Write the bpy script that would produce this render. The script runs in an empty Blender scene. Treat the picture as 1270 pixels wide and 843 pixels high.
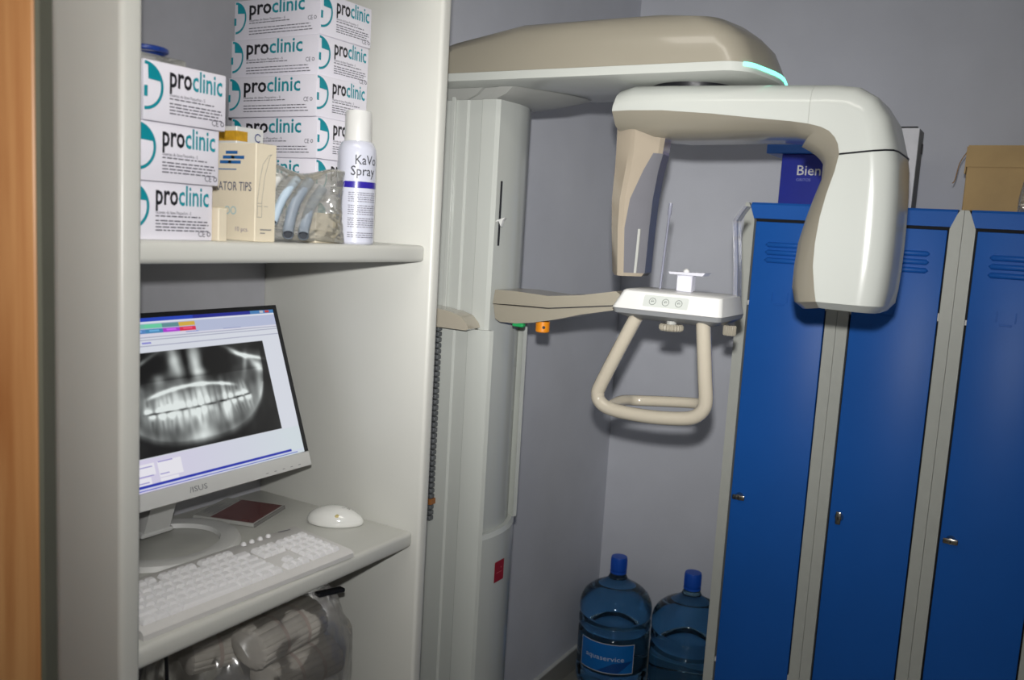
import bpy, bmesh, math, random
import numpy as np
from mathutils import Vector, Matrix
random.seed(7)
S = bpy.context.scene
COL = S.collection
PI = math.pi

# ------------------------------------------------------------------ camera, world, flash, exposure
CAM = Vector((0, 0, 1.69))
YAW, PITCH, ROLL = (math.radians(a) for a in (30.672, 7.309, 3.334))
fw = Vector((-math.sin(YAW) * math.cos(PITCH), math.cos(YAW) * math.cos(PITCH), -math.sin(PITCH)))
r0 = Vector((math.cos(YAW), math.sin(YAW), 0)); u0 = r0.cross(fw)
rt = math.cos(ROLL) * r0 + math.sin(ROLL) * u0
up = -math.sin(ROLL) * r0 + math.cos(ROLL) * u0
cd = bpy.data.cameras.new('camera'); co = bpy.data.objects.new('camera', cd); COL.objects.link(co)
cd.sensor_width = 36; cd.lens = 1095.155 / 1270 * 36; cd.clip_start = .02
co.matrix_world = Matrix(((rt.x, up.x, -fw.x, CAM.x), (rt.y, up.y, -fw.y, CAM.y), (rt.z, up.z, -fw.z, CAM.z), (0, 0, 0, 1)))
cd.dof.use_dof = True; cd.dof.focus_distance = 2.0; cd.dof.aperture_fstop = 6.3
S.camera = co
w = bpy.data.worlds.new('world'); S.world = w; w.use_nodes = True
w.node_tree.nodes['Background'].inputs[0].default_value = (.9, .95, 1, 1)
w.node_tree.nodes['Background'].inputs[1].default_value = .10
# the camera's own flash gun, just above the lens, head tipped slightly up
fd = bpy.data.lights.new('camera_flash', 'SPOT'); fo = bpy.data.objects.new('camera_flash', fd); COL.objects.link(fo)
fd.energy = 202; fd.shadow_soft_size = .016; fd.spot_size = math.radians(130); fd.spot_blend = .3
fd.color = (1, .99, .965)
fo.location = CAM + up * .088
fdir = (fw + rt * .125 + up * .075).normalized()
fo.rotation_euler = fdir.to_track_quat('-Z', 'Y').to_euler()
# beam profile of the flash head (bell-shaped, as a flash reflector throws it)
fd.use_nodes = True; nt = fd.node_tree; em = nt.nodes['Emission']
ge = nt.nodes.new('ShaderNodeNewGeometry'); vm = nt.nodes.new('ShaderNodeVectorMath'); vm.operation = 'DOT_PRODUCT'; vm.inputs[1].default_value = fdir
nt.links.new(ge.outputs['Incoming'], vm.inputs[0])
def mth(op, a, b=None):
    n = nt.nodes.new('ShaderNodeMath'); n.operation = op
    for i, v in enumerate((a, b)):
        if v is None: continue
        if isinstance(v, (int, float)): n.inputs[i].default_value = v
        else: nt.links.new(v, n.inputs[i])
    return n.outputs[0]
th = mth('ARCCOSINE', mth('MINIMUM', mth('ABSOLUTE', vm.outputs['Value']), 1.0))
def bell(sig, amp):
    q = mth('MULTIPLY', th, 1 / math.radians(sig)); return mth('MULTIPLY', mth('POWER', 2.718281828, mth('MULTIPLY', mth('MULTIPLY', q, q), -1.0)), amp)
nt.links.new(mth('ADD', bell(15, .42), bell(31, .53)), em.inputs['Strength'])
vs = S.view_settings
vs.view_transform = 'Standard'; vs.look = 'None'; vs.gamma = 1; vs.exposure = 0; vs.use_curve_mapping = False

# ------------------------------------------------------------------ materials
def lin(c):
    return tuple((v / 255 / 12.92 if v / 255 <= .04045 else ((v / 255 + .055) / 1.055) ** 2.4) for v in c)
MATS = {}
def mat(name, rgb, rough=.5, metal=0, coat=0, var=.04, scale=30, bump=0, bscale=200, emit=0, trans=0, ior=1.45, alpha=1, spec=.5):
    if name in MATS: return MATS[name]
    m = bpy.data.materials.new(name); m.use_nodes = True; nt = m.node_tree; b = nt.nodes['Principled BSDF']
    c = lin(rgb)
    b.inputs['Roughness'].default_value = rough; b.inputs['Metallic'].default_value = metal
    b.inputs['Coat Weight'].default_value = coat; b.inputs['Coat Roughness'].default_value = .08
    b.inputs['Transmission Weight'].default_value = trans; b.inputs['IOR'].default_value = ior
    b.inputs['Alpha'].default_value = alpha; b.inputs['Specular IOR Level'].default_value = spec
    tc = nt.nodes.new('ShaderNodeTexCoord')
    if var > 0:
        n = nt.nodes.new('ShaderNodeTexNoise'); n.inputs['Scale'].default_value = scale; n.inputs['Detail'].default_value = 4
        nt.links.new(tc.outputs['Object'], n.inputs['Vector'])
        rp = nt.nodes.new('ShaderNodeValToRGB')
        rp.color_ramp.elements[0].position = .3; rp.color_ramp.elements[1].position = .7
        rp.color_ramp.elements[0].color = (*[v * (1 - var) for v in c], 1)
        rp.color_ramp.elements[1].color = (*[min(1, v * (1 + var)) for v in c], 1)
        nt.links.new(n.outputs['Fac'], rp.inputs[0]); nt.links.new(rp.outputs[0], b.inputs['Base Color'])
        if emit: nt.links.new(rp.outputs[0], b.inputs['Emission Color'])
    else:
        b.inputs['Base Color'].default_value = (*c, 1)
        if emit: b.inputs['Emission Color'].default_value = (*c, 1)
    if emit: b.inputs['Emission Strength'].default_value = emit
    if bump:
        n2 = nt.nodes.new('ShaderNodeTexNoise'); n2.inputs['Scale'].default_value = bscale; n2.inputs['Detail'].default_value = 3
        nt.links.new(tc.outputs['Object'], n2.inputs['Vector'])
        bp = nt.nodes.new('ShaderNodeBump'); bp.inputs['Strength'].default_value = bump; bp.inputs['Distance'].default_value = .002
        nt.links.new(n2.outputs['Fac'], bp.inputs['Height']); nt.links.new(bp.outputs[0], b.inputs['Normal'])
    MATS[name] = m
    return m
def film(name, rgb, opacity, rough=.12, gloss=.25):
    """thin clear plastic: see-through sheet with a milky body and a sheen"""
    if name in MATS: return MATS[name]
    m = bpy.data.materials.new(name); m.use_nodes = True; nt = m.node_tree; nt.nodes.clear()
    o = nt.nodes.new('ShaderNodeOutputMaterial')
    t = nt.nodes.new('ShaderNodeBsdfTransparent'); d = nt.nodes.new('ShaderNodeBsdfDiffuse'); g = nt.nodes.new('ShaderNodeBsdfGlossy')
    c = lin(rgb); t.inputs[0].default_value = (.95 + .05 * c[0], .95 + .05 * c[1], .95 + .05 * c[2], 1); d.inputs[0].default_value = (*c, 1)
    g.inputs[0].default_value = (1, 1, 1, 1); g.inputs['Roughness'].default_value = rough
    a = nt.nodes.new('ShaderNodeMixShader'); a.inputs[0].default_value = opacity
    f = nt.nodes.new('ShaderNodeFresnel'); f.inputs[0].default_value = 1.45
    ad = nt.nodes.new('ShaderNodeMath'); ad.operation = 'MULTIPLY_ADD'; ad.inputs[1].default_value = 1.0; ad.inputs[2].default_value = gloss * .15
    b = nt.nodes.new('ShaderNodeMixShader')
    nt.links.new(t.outputs[0], a.inputs[1]); nt.links.new(d.outputs[0], a.inputs[2])
    nt.links.new(f.outputs[0], ad.inputs[0]); nt.links.new(ad.outputs[0], b.inputs[0])
    nt.links.new(a.outputs[0], b.inputs[1]); nt.links.new(g.outputs[0], b.inputs[2]); nt.links.new(b.outputs[0], o.inputs[0])
    MATS[name] = m
    return m
def wood(name, a, b_, rough=.4):
    m = bpy.data.materials.new(name); m.use_nodes = True; nt = m.node_tree; b = nt.nodes['Principled BSDF']
    b.inputs['Roughness'].default_value = rough
    tc = nt.nodes.new('ShaderNodeTexCoord'); mp = nt.nodes.new('ShaderNodeMapping'); mp.inputs['Scale'].default_value = (55, 55, 2.2)
    n = nt.nodes.new('ShaderNodeTexNoise'); n.inputs['Scale'].default_value = 1.0; n.inputs['Detail'].default_value = 6; n.inputs['Distortion'].default_value = .6
    rp = nt.nodes.new('ShaderNodeValToRGB'); rp.color_ramp.elements[0].position = .32; rp.color_ramp.elements[1].position = .68
    rp.color_ramp.elements[0].color = (*lin(a), 1); rp.color_ramp.elements[1].color = (*lin(b_), 1)
    nt.links.new(tc.outputs['Object'], mp.inputs[0]); nt.links.new(mp.outputs[0], n.inputs['Vector'])
    nt.links.new(n.outputs['Fac'], rp.inputs[0]); nt.links.new(rp.outputs[0], b.inputs['Base Color'])
    return m
def tiles(name, a, b_, g, size):
    m = bpy.data.materials.new(name); m.use_nodes = True; nt = m.node_tree; b = nt.nodes['Principled BSDF']
    b.inputs['Roughness'].default_value = .35
    tc = nt.nodes.new('ShaderNodeTexCoord'); k = nt.nodes.new('ShaderNodeTexBrick')
    k.offset = 0; k.inputs['Scale'].default_value = 1; k.inputs['Brick Width'].default_value = size; k.inputs['Row Height'].default_value = size
    k.inputs['Mortar Size'].default_value = .003
    k.inputs['Color1'].default_value = (*lin(a), 1); k.inputs['Color2'].default_value = (*lin(b_), 1); k.inputs['Mortar'].default_value = (*lin(g), 1)
    nt.links.new(tc.outputs['Object'], k.inputs['Vector']); nt.links.new(k.outputs['Color'], b.inputs['Base Color'])
    return m

M_WALL = mat('wall_paint', (206, 208, 216), .75, var=.03, scale=6, bump=.12, bscale=160)
M_CEIL = mat('ceiling_paint', (225, 225, 222), .9)
M_FLOOR = tiles('floor_tiles', (150, 148, 140), (143, 141, 134), (105, 103, 98), .33)
M_SKIRT = mat('skirting_tile', (150, 148, 142), .4)
M_SKIRTTOP = mat('skirting_top', (205, 205, 200), .4)
M_CAB = mat('white_lacquer', (204, 204, 198), .34, var=.015, scale=4, bump=.03, bscale=300)
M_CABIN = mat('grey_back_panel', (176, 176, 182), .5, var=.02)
M_MW = mat('machine_white', (192, 195, 190), .2, coat=.1, var=.01, scale=3)
M_TAN = mat('machine_beige', (152, 146, 132), .28, coat=.3, var=.01, scale=3)
M_TANG = mat('machine_beige_gloss', (182, 174, 158), .12, coat=.8, var=.01, scale=3)
M_GREY = mat('machine_grey', (165, 166, 162), .35, var=.01)
M_BLUE = mat('locker_blue', (32, 100, 190), .42, coat=.0, var=.03, scale=5, bump=.05, bscale=90, spec=.3)
M_LGREY = mat('locker_grey', (196, 198, 190), .45, var=.02)
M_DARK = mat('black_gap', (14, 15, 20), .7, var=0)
M_BLACK = mat('black_plastic', (20, 21, 26), .4, var=0)
M_CHROME = mat('chrome', (190, 185, 175), .22, metal=1, var=.03)
M_WOOD = wood('door_wood', (158, 100, 52), (190, 138, 86))
M_EDGE = mat('door_edge_dark', (92, 92, 78), .7)
M_CARTON = mat('glove_carton', (230, 227, 237), .5, var=.015, scale=10)
M_TEAL = mat('teal_ink', (0, 140, 155), .5, var=0)
M_INK = mat('black_ink', (22, 22, 30), .5, var=0)
M_INKG = mat('grey_ink', (96, 94, 106), .5, var=0)
M_CREAM = mat('cream_card', (224, 213, 190), .55, var=.02)
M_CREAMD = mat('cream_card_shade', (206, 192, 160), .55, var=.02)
M_WPLA = mat('white_plastic', (216, 216, 214), .3, coat=.2, var=.01)
M_KEY = mat('key_white', (236, 235, 236), .4, var=.01)
M_KBASE = mat('keyboard_case', (214, 212, 210), .45, var=.02)
M_CARD = mat('brown_cardboard', (186, 156, 108), .7, var=.06, scale=14, bump=.1, bscale=60)
M_TAPE = mat('brown_tape', (150, 112, 66), .25, var=.04)

# ------------------------------------------------------------------ helpers
def link(o):
    COL.objects.link(o); return o
def tag(o, label, cat, group=None):
    o['label'] = label; o['category'] = cat
    if group: o['group'] = group
    return o
def thing(name, loc, label, cat, group=None, rz=0):
    o = link(bpy.data.objects.new(name, None)); o.empty_display_size = .05
    o.location = loc; o.rotation_euler = (0, 0, rz)
    return tag(o, label, cat, group)
def fin(bm, name, smooth=None):
    bmesh.ops.recalc_face_normals(bm, faces=bm.faces[:])
    me = bpy.data.meshes.new(name); bm.to_mesh(me); bm.free()
    if smooth is not None:
        me.polygons.foreach_set('use_smooth', [True] * len(me.polygons))
        me.set_sharp_from_angle(angle=math.radians(smooth))
    return me
def add(name, bm, m, parent=None, world=False, smooth=None, label=None, kind=None, loc=None):
    """link one mesh; world=True: the bmesh is in room coordinates and is moved into the parent's frame"""
    if world and parent is not None:
        bm.transform(Matrix.Translation(parent_world(parent)).inverted())
    me = bm if isinstance(bm, bpy.types.Mesh) else fin(bm, name, smooth)
    for mm in (m if isinstance(m, (list, tuple)) else [m]):
        if not isinstance(bm, bpy.types.Mesh) or len(me.materials) == 0: me.materials.append(mm)
    o = link(bpy.data.objects.new(name, me))
    if parent is not None: o.parent = parent
    if loc is not None: o.location = loc
    if label: o['label'] = label
    if kind: o['kind'] = kind
    return o
def parent_world(p):
    v = Vector(p.location); q = p.parent
    while q is not None:
        v += Vector(q.location); q = q.parent
    return v
def box(x0, x1, y0, y1, z0, z1, bev=0, seg=2, bm=None):
    b = bmesh.new()
    vs_ = [b.verts.new((x, y, z)) for x in (x0, x1) for y in (y0, y1) for z in (z0, z1)]
    for f in ((0, 1, 3, 2), (4, 6, 7, 5), (0, 4, 5, 1), (2, 3, 7, 6), (0, 2, 6, 4), (1, 5, 7, 3)):
        b.faces.new([vs_[i] for i in f])
    if bev: bmesh.ops.bevel(b, geom=b.edges[:], offset=bev, segments=seg, affect='EDGES', profile=.5)
    if bm is None: return b
    merge(bm, b); return bm
def merge(dst, src, mi=None):
    me = bpy.data.meshes.new('tmp'); src.to_mesh(me); src.free()
    n = len(dst.faces); dst.from_mesh(me); bpy.data.meshes.remove(me)
    if mi is not None:
        dst.faces.ensure_lookup_table()
        for f in dst.faces[n:]: f.material_index = mi
    return dst
def loft(rings, cap0=True, cap1=True, closed=True):
    b = bmesh.new(); R_ = [[b.verts.new(p) for p in r] for r in rings]; n = len(R_[0])
    for i in range(len(R_) - 1):
        for j in range(n if closed else n - 1):
            k = (j + 1) % n
            try: b.faces.new((R_[i][j], R_[i][k], R_[i + 1][k], R_[i + 1][j]))
            except ValueError: pass
    if closed and cap0: b.faces.new(R_[0])
    if closed and cap1: b.faces.new(R_[-1][::-1])
    return b
def lathe(prof, n=40, cx=0, cy=0):
    rings = [[(cx + r * math.cos(2 * PI * k / n), cy + r * math.sin(2 * PI * k / n), z) for k in range(n)] for r, z in prof]
    return loft(rings)
def prism(poly, axis, a0, a1, bev=0, seg=2):
    """poly: 2-D outline; axis 'y': (x,z) extruded in y; 'z': (x,y) extruded in z; 'x': (y,z) extruded in x"""
    f = {'y': lambda p, a: (p[0], a, p[1]), 'z': lambda p, a: (p[0], p[1], a), 'x': lambda p, a: (a, p[0], p[1])}[axis]
    b = loft([[f(p, a0) for p in poly], [f(p, a1) for p in poly]])
    if bev:
        es = [e for e in b.edges if len(e.link_faces) == 2 and e.calc_face_angle() > math.radians(35)]
        bmesh.ops.bevel(b, geom=es, offset=bev, segments=seg, affect='EDGES', profile=.5)
    return b
def smooth_path(pts, n=8):
    P = [Vector(p) for p in pts]; out = []
    for i in range(len(P) - 1):
        p0, p1, p2, p3 = P[max(0, i - 1)], P[i], P[i + 1], P[min(len(P) - 1, i + 2)]
        for k in range(n):
            t = k / n
            out.append(.5 * ((2 * p1) + (p2 - p0) * t + (2 * p0 - 5 * p1 + 4 * p2 - p3) * t * t + (3 * p1 - p0 - 3 * p2 + p3) * t ** 3))
    return out + [P[-1]]
def tube(path, r, n=12, cap=True):
    P = [Vector(p) for p in path]; rings = []; prev = None
    for i, p in enumerate(P):
        d = (P[min(i + 1, len(P) - 1)] - P[max(i - 1, 0)]).normalized()
        if prev is None:
            a = Vector((0, 0, 1)) if abs(d.z) < .9 else Vector((1, 0, 0)); u = d.cross(a).normalized()
        else:
            u = (prev - d * prev.dot(d)).normalized()
        prev = u; v = d.cross(u); rr = r[i] if isinstance(r, (list, tuple)) else r
        rings.append([p + (u * math.cos(2 * PI * k / n) + v * math.sin(2 * PI * k / n)) * rr for k in range(n)])
    return loft(rings, cap, cap)
_tc = {}
def text_bm(s, size, bold=0, align='LEFT', shear=0, sx=1.0):
    """flat lettering in the XY plane, baseline at y=0"""
    cu = bpy.data.curves.new('t', 'FONT'); cu.body = s; cu.size = size; cu.offset = bold * size; cu.align_x = align
    cu.shear = shear; cu.resolution_u = 2; cu.fill_mode = 'FRONT'
    ob = bpy.data.objects.new('t', cu); me = bpy.data.meshes.new_from_object(ob)
    b = bmesh.new(); b.from_mesh(me)
    bpy.data.objects.remove(ob); bpy.data.curves.remove(cu); bpy.data.meshes.remove(me)
    if sx != 1: b.transform(Matrix.Diagonal((sx, 1, 1, 1)))
    return b
def width(b):
    xs = [v.co.x for v in b.verts]; return max(xs) - min(xs), min(xs)
def fit(s, w_, h_, bold=.01):
    """lettering scaled to a given width and size (cap height about .7*h_)"""
    b = text_bm(s, h_, bold); ww, x0 = width(b)
    b.transform(Matrix.Diagonal((w_ / ww, 1, 1, 1)) @ Matrix.Translation((-x0, 0, 0)))
    return b
def rect(b, x0, x1, y0, y1, z=0):
    b.faces.new([b.verts.new(p) for p in ((x0, y0, z), (x1, y0, z), (x1, y1, z), (x0, y1, z))]); return b
def ring(b, cx, cy, r0_, r1, a0=0, a1=2 * PI, n=28):
    V = []
    for k in range(n + 1):
        a = a0 + (a1 - a0) * k / n
        V.append((b.verts.new((cx + r0_ * math.cos(a), cy + r0_ * math.sin(a), 0)), b.verts.new((cx + r1 * math.cos(a), cy + r1 * math.sin(a), 0))))
    for k in range(n): b.faces.new((V[k][0], V[k][1], V[k + 1][1], V[k + 1][0]))
    return b
def disc(b, cx, cy, r, n=20):
    b.faces.new([b.verts.new((cx + r * math.cos(2 * PI * k / n), cy + r * math.sin(2 * PI * k / n), 0)) for k in range(n)]); return b
def frame(o, ex, ey):
    """matrix that lays the XY plane onto a surface: origin, right, up"""
    ex = Vector(ex).normalized(); ey = Vector(ey).normalized(); ez = ex.cross(ey)
    return Matrix(((ex.x, ey.x, ez.x, o[0]), (ex.y, ey.y, ez.y, o[1]), (ex.z, ey.z, ez.z, o[2]), (0, 0, 0, 1)))
def struct(name, bm, m, parent=None, smooth=None, label=None):
    o = add(name, bm, m, parent, smooth=smooth)
    if parent is None:
        o['kind'] = 'structure'
        if label: o['label'] = label
    return o
def dup(root, loc, label, rz=0, scale=None):
    r = root.copy(); link(r); r.location = loc; r.rotation_euler = (0, 0, rz); r['label'] = label
    if scale: r.scale = scale
    for c in root.children:
        k = c.copy(); link(k); k.parent = r
        for g in c.children:
            q = g.copy(); link(q); q.parent = k
    return r
# ------------------------------------------------------------------ room
XL, YB, ZC = -1.394, 3.15, 2.75
struct('floor', box(XL - .1, 1.7, -1.6, YB + .1, -.08, 0), M_FLOOR, label='grey tiled floor')
struct('ceiling', box(XL - .1, 1.7, -1.6, YB + .1, ZC, ZC + .08), M_CEIL, label='white ceiling')
struct('wall_left', box(XL - .1, XL, -1.6, YB + .1, 0, ZC), M_WALL, label='pale grey lilac painted wall behind the x-ray machine')
struct('wall_back', box(XL, 1.7, YB, YB + .1, 0, ZC), M_WALL, label='pale grey painted wall behind the lockers')
struct('wall_right', box(1.6, 1.7, -1.6, YB, 0, ZC), M_WALL, label='pale grey painted side wall')
b1 = struct('baseboard_left', box(XL, XL + .012, 1.36, YB, 0, .084, .002), M_SKIRT, label='grey tile skirting along the side wall')
add('top_edge', box(XL, XL + .0135, 1.36, YB - .014, .0842, .089), M_SKIRTTOP, b1, True)
b2 = struct('baseboard_back', box(XL + .0125, 1.6, YB - .012, YB, 0, .084, .002), M_SKIRT, label='grey tile skirting along the back wall')
add('top_edge', box(XL + .014, 1.6, YB - .0135, YB, .0842, .089), M_SKIRTTOP, b2, True)

# fluorescent ceiling fitting of the room
cl_ = thing('ceiling_light', (-.5, .6, ZC - .07), 'white fluorescent ceiling fitting above the middle of the room', 'ceiling light')
add('light_tray', box(-.62, .62, -.15, .15, .02, .0695, .004, 1), mat('fitting_white', (225, 225, 225), .5), cl_)
add('diffuser', box(-.60, .60, -.135, .135, .004, .0195, .003, 1), mat('diffuser_glow', (255, 250, 240), .6, var=0, emit=6.5), cl_)

# wooden door leaf standing open at the left
dl = Vector((-math.cos(math.radians(41)), -math.sin(math.radians(41)), 0)); dn = Vector((-dl.y * -1, dl.x * -1, 0))
dn = Vector((-math.sin(math.radians(41)), math.cos(math.radians(41)), 0))
door = bpy.data.objects.new('door_1', None); link(door); door.location = (-.747, .45, 0); door.rotation_euler = (0, 0, math.radians(180 + 41))
door['kind'] = 'structure'; door['label'] = 'varnished wooden door leaf standing open at the left edge'
# local x runs from the free edge to the hinge, local y points to the camera side (negative = far side)
add('leaf', box(.004, .80, -.035, 0, .01, 2.06, .002), M_WOOD, door)
add('edge_strip', box(0, .004, -.034, -.001, .012, 2.058), M_EDGE, door)  # thin strip on the free edge, coloured darker than the leaf
hd = add('handle', tube(smooth_path([(.06, -.001, 1.02), (.06, .05, 1.02), (.075, .058, 1.02), (.17, .058, 1.02)], 6), .009), M_CHROME, door, smooth=50)
add('rose', lathe([(0.001, 0), (.026, 0), (.026, .006), (.001, .007)], 24), M_CHROME, hd, smooth=40)
hd.children[0].matrix_local = Matrix.Translation((.06, .0005, 1.02)) @ Matrix.Rotation(-PI / 2, 4, 'X')

# ------------------------------------------------------------------ white open cabinet
CX, CYL, CYR = -.958, .676, 1.340          # front plane, outer left and right sides
IYL, IYR = .707, 1.312
SFX = -.9725                                # shelf fronts
Z1T, Z1B, Z2T, Z2B = 1.646, 1.616, 1.103, 1.072
cab = thing('storage_cabinet', (-1.18, 1.01, 0), 'tall white open storage cabinet with rounded edges against the side wall', 'cabinet')
add('side_panel', box(XL + .004, CX, CYL, IYL, 0, 2.35, .007, 3), M_CAB, cab, True, 40)
add('side_panel', box(XL + .004, CX, IYR, CYR, 0, 2.35, .007, 3), M_CAB, cab, True, 40)
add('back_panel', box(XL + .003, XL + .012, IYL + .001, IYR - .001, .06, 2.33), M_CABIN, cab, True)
for zt, zb in ((Z1T, Z1B), (Z2T, Z2B), (.66, .63), (.10, .07), (2.16, 2.13)):
    add('shelf', box(XL + .013, SFX, IYL + .0005, IYR - .0005, zb, zt, .008, 3), M_CAB, cab, True, 40)
add('top_panel', box(XL + .013, SFX, IYL + .0005, IYR - .0005, 2.31, 2.345, .004), M_CAB, cab, True)
add('plinth', box(SFX - .05, SFX - .035, IYL + .001, IYR - .001, .002, .069), M_CAB, cab, True)

# ------------------------------------------------------------------ lockers
LY = 2.67
def make_locker(k, label):
    x0 = -.793 + .297 * k; x1 = x0 + .296; W = .296
    t = thing('locker', (x0, LY, 0), label, 'locker', 'steel lockers in a row')
    # local: x 0..W, y 0 front .. .465 back
    b = bmesh.new()
    merge(b, box(0, .0015, .004, .462, .06, 1.79)); merge(b, box(W - .0015, W, .004, .462, .06, 1.79))
    merge(b, box(.0016, W - .0016, .46, .462, .06, 1.79)); merge(b, box(.0016, W - .0016, .03, .459, 1.775, 1.7775)); merge(b, box(.0016, W - .0016, .03, .459, .06, .0625))
    add('carcass', b, M_LGREY, t)
    for s in (0, 1):
        if s == 0: poly = [(0, .06), (.031, .06), (.031, 1.752), (.016, 1.792), (.010, 1.803), (0, 1.803)]
        else: poly = [(W, .06), (W, 1.803), (W - .010, 1.803), (W - .016, 1.792), (W - .031, 1.752), (W - .031, .06)]
        add('upright', prism(poly, 'y', 0, .022, .0015, 1), M_LGREY, t)
    # sloping blue header
    hd_ = loft([[(.0165, .0, 1.757), (W - .0165, .0, 1.757), (W - .0165, .03, 1.757), (.0165, .03, 1.757)],
                [(.0165, .006, 1.798), (W - .0165, .006, 1.798), (W - .0165, .03, 1.798), (.0165, .03, 1.798)],
                [(.0165, .012, 1.8045), (W - .0165, .012, 1.8045), (W - .0165, .46, 1.8045), (.0165, .46, 1.8045)]])
    add('header', hd_, M_BLUE, t)
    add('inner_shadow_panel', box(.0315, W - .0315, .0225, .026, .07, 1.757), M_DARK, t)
    d = add('door', box(.0365, W - .0355, .001, .0195, .085, 1.748, .0022, 2), M_BLUE, t, smooth=40)
    for z in (1.681, 1.658, 1.635):
        pr = []
        n = 9
        for i in range(n):
            a = PI * i / (n - 1); pr.append((.0012 - .0075 * math.sin(a), .0078 * math.cos(a)))
        xs = [(.072, .15), (.079, 1), (W - .079, 1), (W - .072, .15)]
        bm = loft([[(x, .0008 + (p[0]) * s if s < 1 else p[0], z + p[1] * (s if s < 1 else 1)) for p in pr] for x, s in xs])
        add('louvre', bm, M_BLUE, d, smooth=50)
    # embossed card holder
    b = bmesh.new()
    merge(b, box(.104, .107, -.0015, .0012, 1.512, 1.54, .0006, 1)); merge(b, box(.113, .143, -.0015, .0012, 1.503, 1.5075, .0006, 1))
    merge(b, box(.149, .152, -.0015, .0012, 1.512, 1.54, .0006, 1))
    add('card_holder', b, M_BLUE, d)
    # lock: round escutcheon with a turning latch tab
    lk = lathe([(.0005, 0), (.013, 0), (.013, .004), (.0105, .010), (.009, .014), (.0005, .0145)], 24)
    lk.transform(Matrix.Translation((.064, .0009, .90)) @ Matrix.Rotation(PI / 2, 4, 'X'))
    lo = add('lock', lk, M_CHROME, d, smooth=40)
    rz = (0, PI / 2, 0)[k % 3]
    tb = box(-.019, .019, -.0165, -.012, -.0075, .0075, .003, 2)
    tb.transform(Matrix.Translation((.064, 0, .90)) @ Matrix.Rotation(rz, 4, 'Y')); add('latch_tab', tb, M_CHROME, lo, smooth=40)
    hs = add('keyway', box(.063, .065, -.0172, -.0166, .895, .905), M_BLACK, lo)
    for z in (1.50, .35):
        add('door_buffer', box(W - .0352, W - .0318, .004, .012, z, z + .022), M_WPLA, t)
        add('door_buffer', box(.0318, .0362, .004, .012, z - .004, z + .010), M_WPLA, t)
    for s in (.02, W - .02):
        for y in (.03, .43):
            add('foot', lathe([(.001, 0), (.013, 0), (.013, .012), (.010, .06), (.001, .06)], 12, s, y), M_BLACK, t)
    return t
for k, l in enumerate(('blue steel locker with grey frame nearest the water bottles', 'middle blue steel locker behind the hanging x-ray tube head',
                       'rightmost blue steel locker, under the brown cardboard box')):
    make_locker(k, l)

# things on top of the lockers
LT = 1.805
t = thing('supply_box', (-.60, 2.86, LT), 'dark blue supply box with white lettering on the left locker', 'box')
MB = mat('box_navy', (20, 38, 150), .35, coat=.3, var=.04); MB2 = mat('box_lid_blue', (66, 128, 225), .4, var=.04)
add('body', box(-.118, .085, -.11, .11, 0, .15, .0015, 1), MB, t)
add('lid', box(-.165, .090, -.118, .118, .1505, .178, .003, 2), MB2, t)
bt = text_bm('Bien', .042, .006); bt.transform(frame((-.072, -.1106, .088), (1, 0, 0), (0, 0, 1))); add('brand_lettering', bt, M_WPLA, t)
bt = text_bm('ORITOS', .012, .0); bt.transform(frame((-.07, -.1106, .070), (1, 0, 0), (0, 0, 1))); add('small_lettering', bt, mat('pale_ink', (130, 140, 205), .5, var=0), t)
b = bmesh.new(); b = text_bm('Air', .042, .006); b.transform(frame((.030, -.1106, .088), (1, 0, 0), (0, 0, 1))); add('brand_lettering', b, M_WPLA, t)

t = thing('flat_carton', (-.395, 2.86, LT), 'tall narrow white carton standing on the middle locker beside the tube head', 'box')
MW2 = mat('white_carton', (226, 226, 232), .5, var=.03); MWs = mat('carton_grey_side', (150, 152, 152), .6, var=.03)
add('body', box(-.11, .044, -.05, .05, 0, .232, .001, 1), MW2, t)
add('side_sheet', box(.0442, .0449, -.048, .049, .002, .230), MWs, t)  # thin sheet that makes the right side greyer than the white body
add('handle_slot', box(-.015, .036, -.022, -.010, .2322, .240, .002), M_BLACK, t)
add('clasp', box(.0452, .049, .02, .03, .165, .195, .001, 1), M_BLACK, t)

t = thing('cardboard_box', (-.095, 2.87, LT), 'brown cardboard box with closed flaps on the right locker', 'box')
add('body', box(-.118, .19, -.13, .13, 0, .172, .002, 1), M_CARD, t)
fl = loft([[(-.121, -.131, .118), (.193, -.131, .118), (.193, -.1345, .118), (-.121, -.1345, .118)], [(-.119, -.1305, .174), (.191, -.1305, .174), (.191, -.134, .176), (-.119, -.134, .176)],
           [(-.119, .12, .174), (.191, .12, .174), (.191, .12, .178), (-.119, .12, .178)]])
add('flap', fl, M_CARD, t)
sf = loft([[(-.120, -.128, .10), (-.1235, -.128, .10), (-.1235, .12, .11), (-.120, .12, .11)], [(-.1185, -.130, .172), (-.1225, -.130, .1735), (-.1225, .12, .1735), (-.1185, .12, .172)]])
add('side_flap', sf, M_CARD, t)
add('tape', box(-.1236, -.1226, -.05, .0, .04, .17), M_TAPE, t)
# strip of torn tape hanging off the corner
add('loose_tape', tube(smooth_path([(-.1245, -.1, .16), (-.139, -.1, .13), (-.146, -.1, .085), (-.152, -.1, .075)], 5), .0016, 5), M_TAPE, t)
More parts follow.
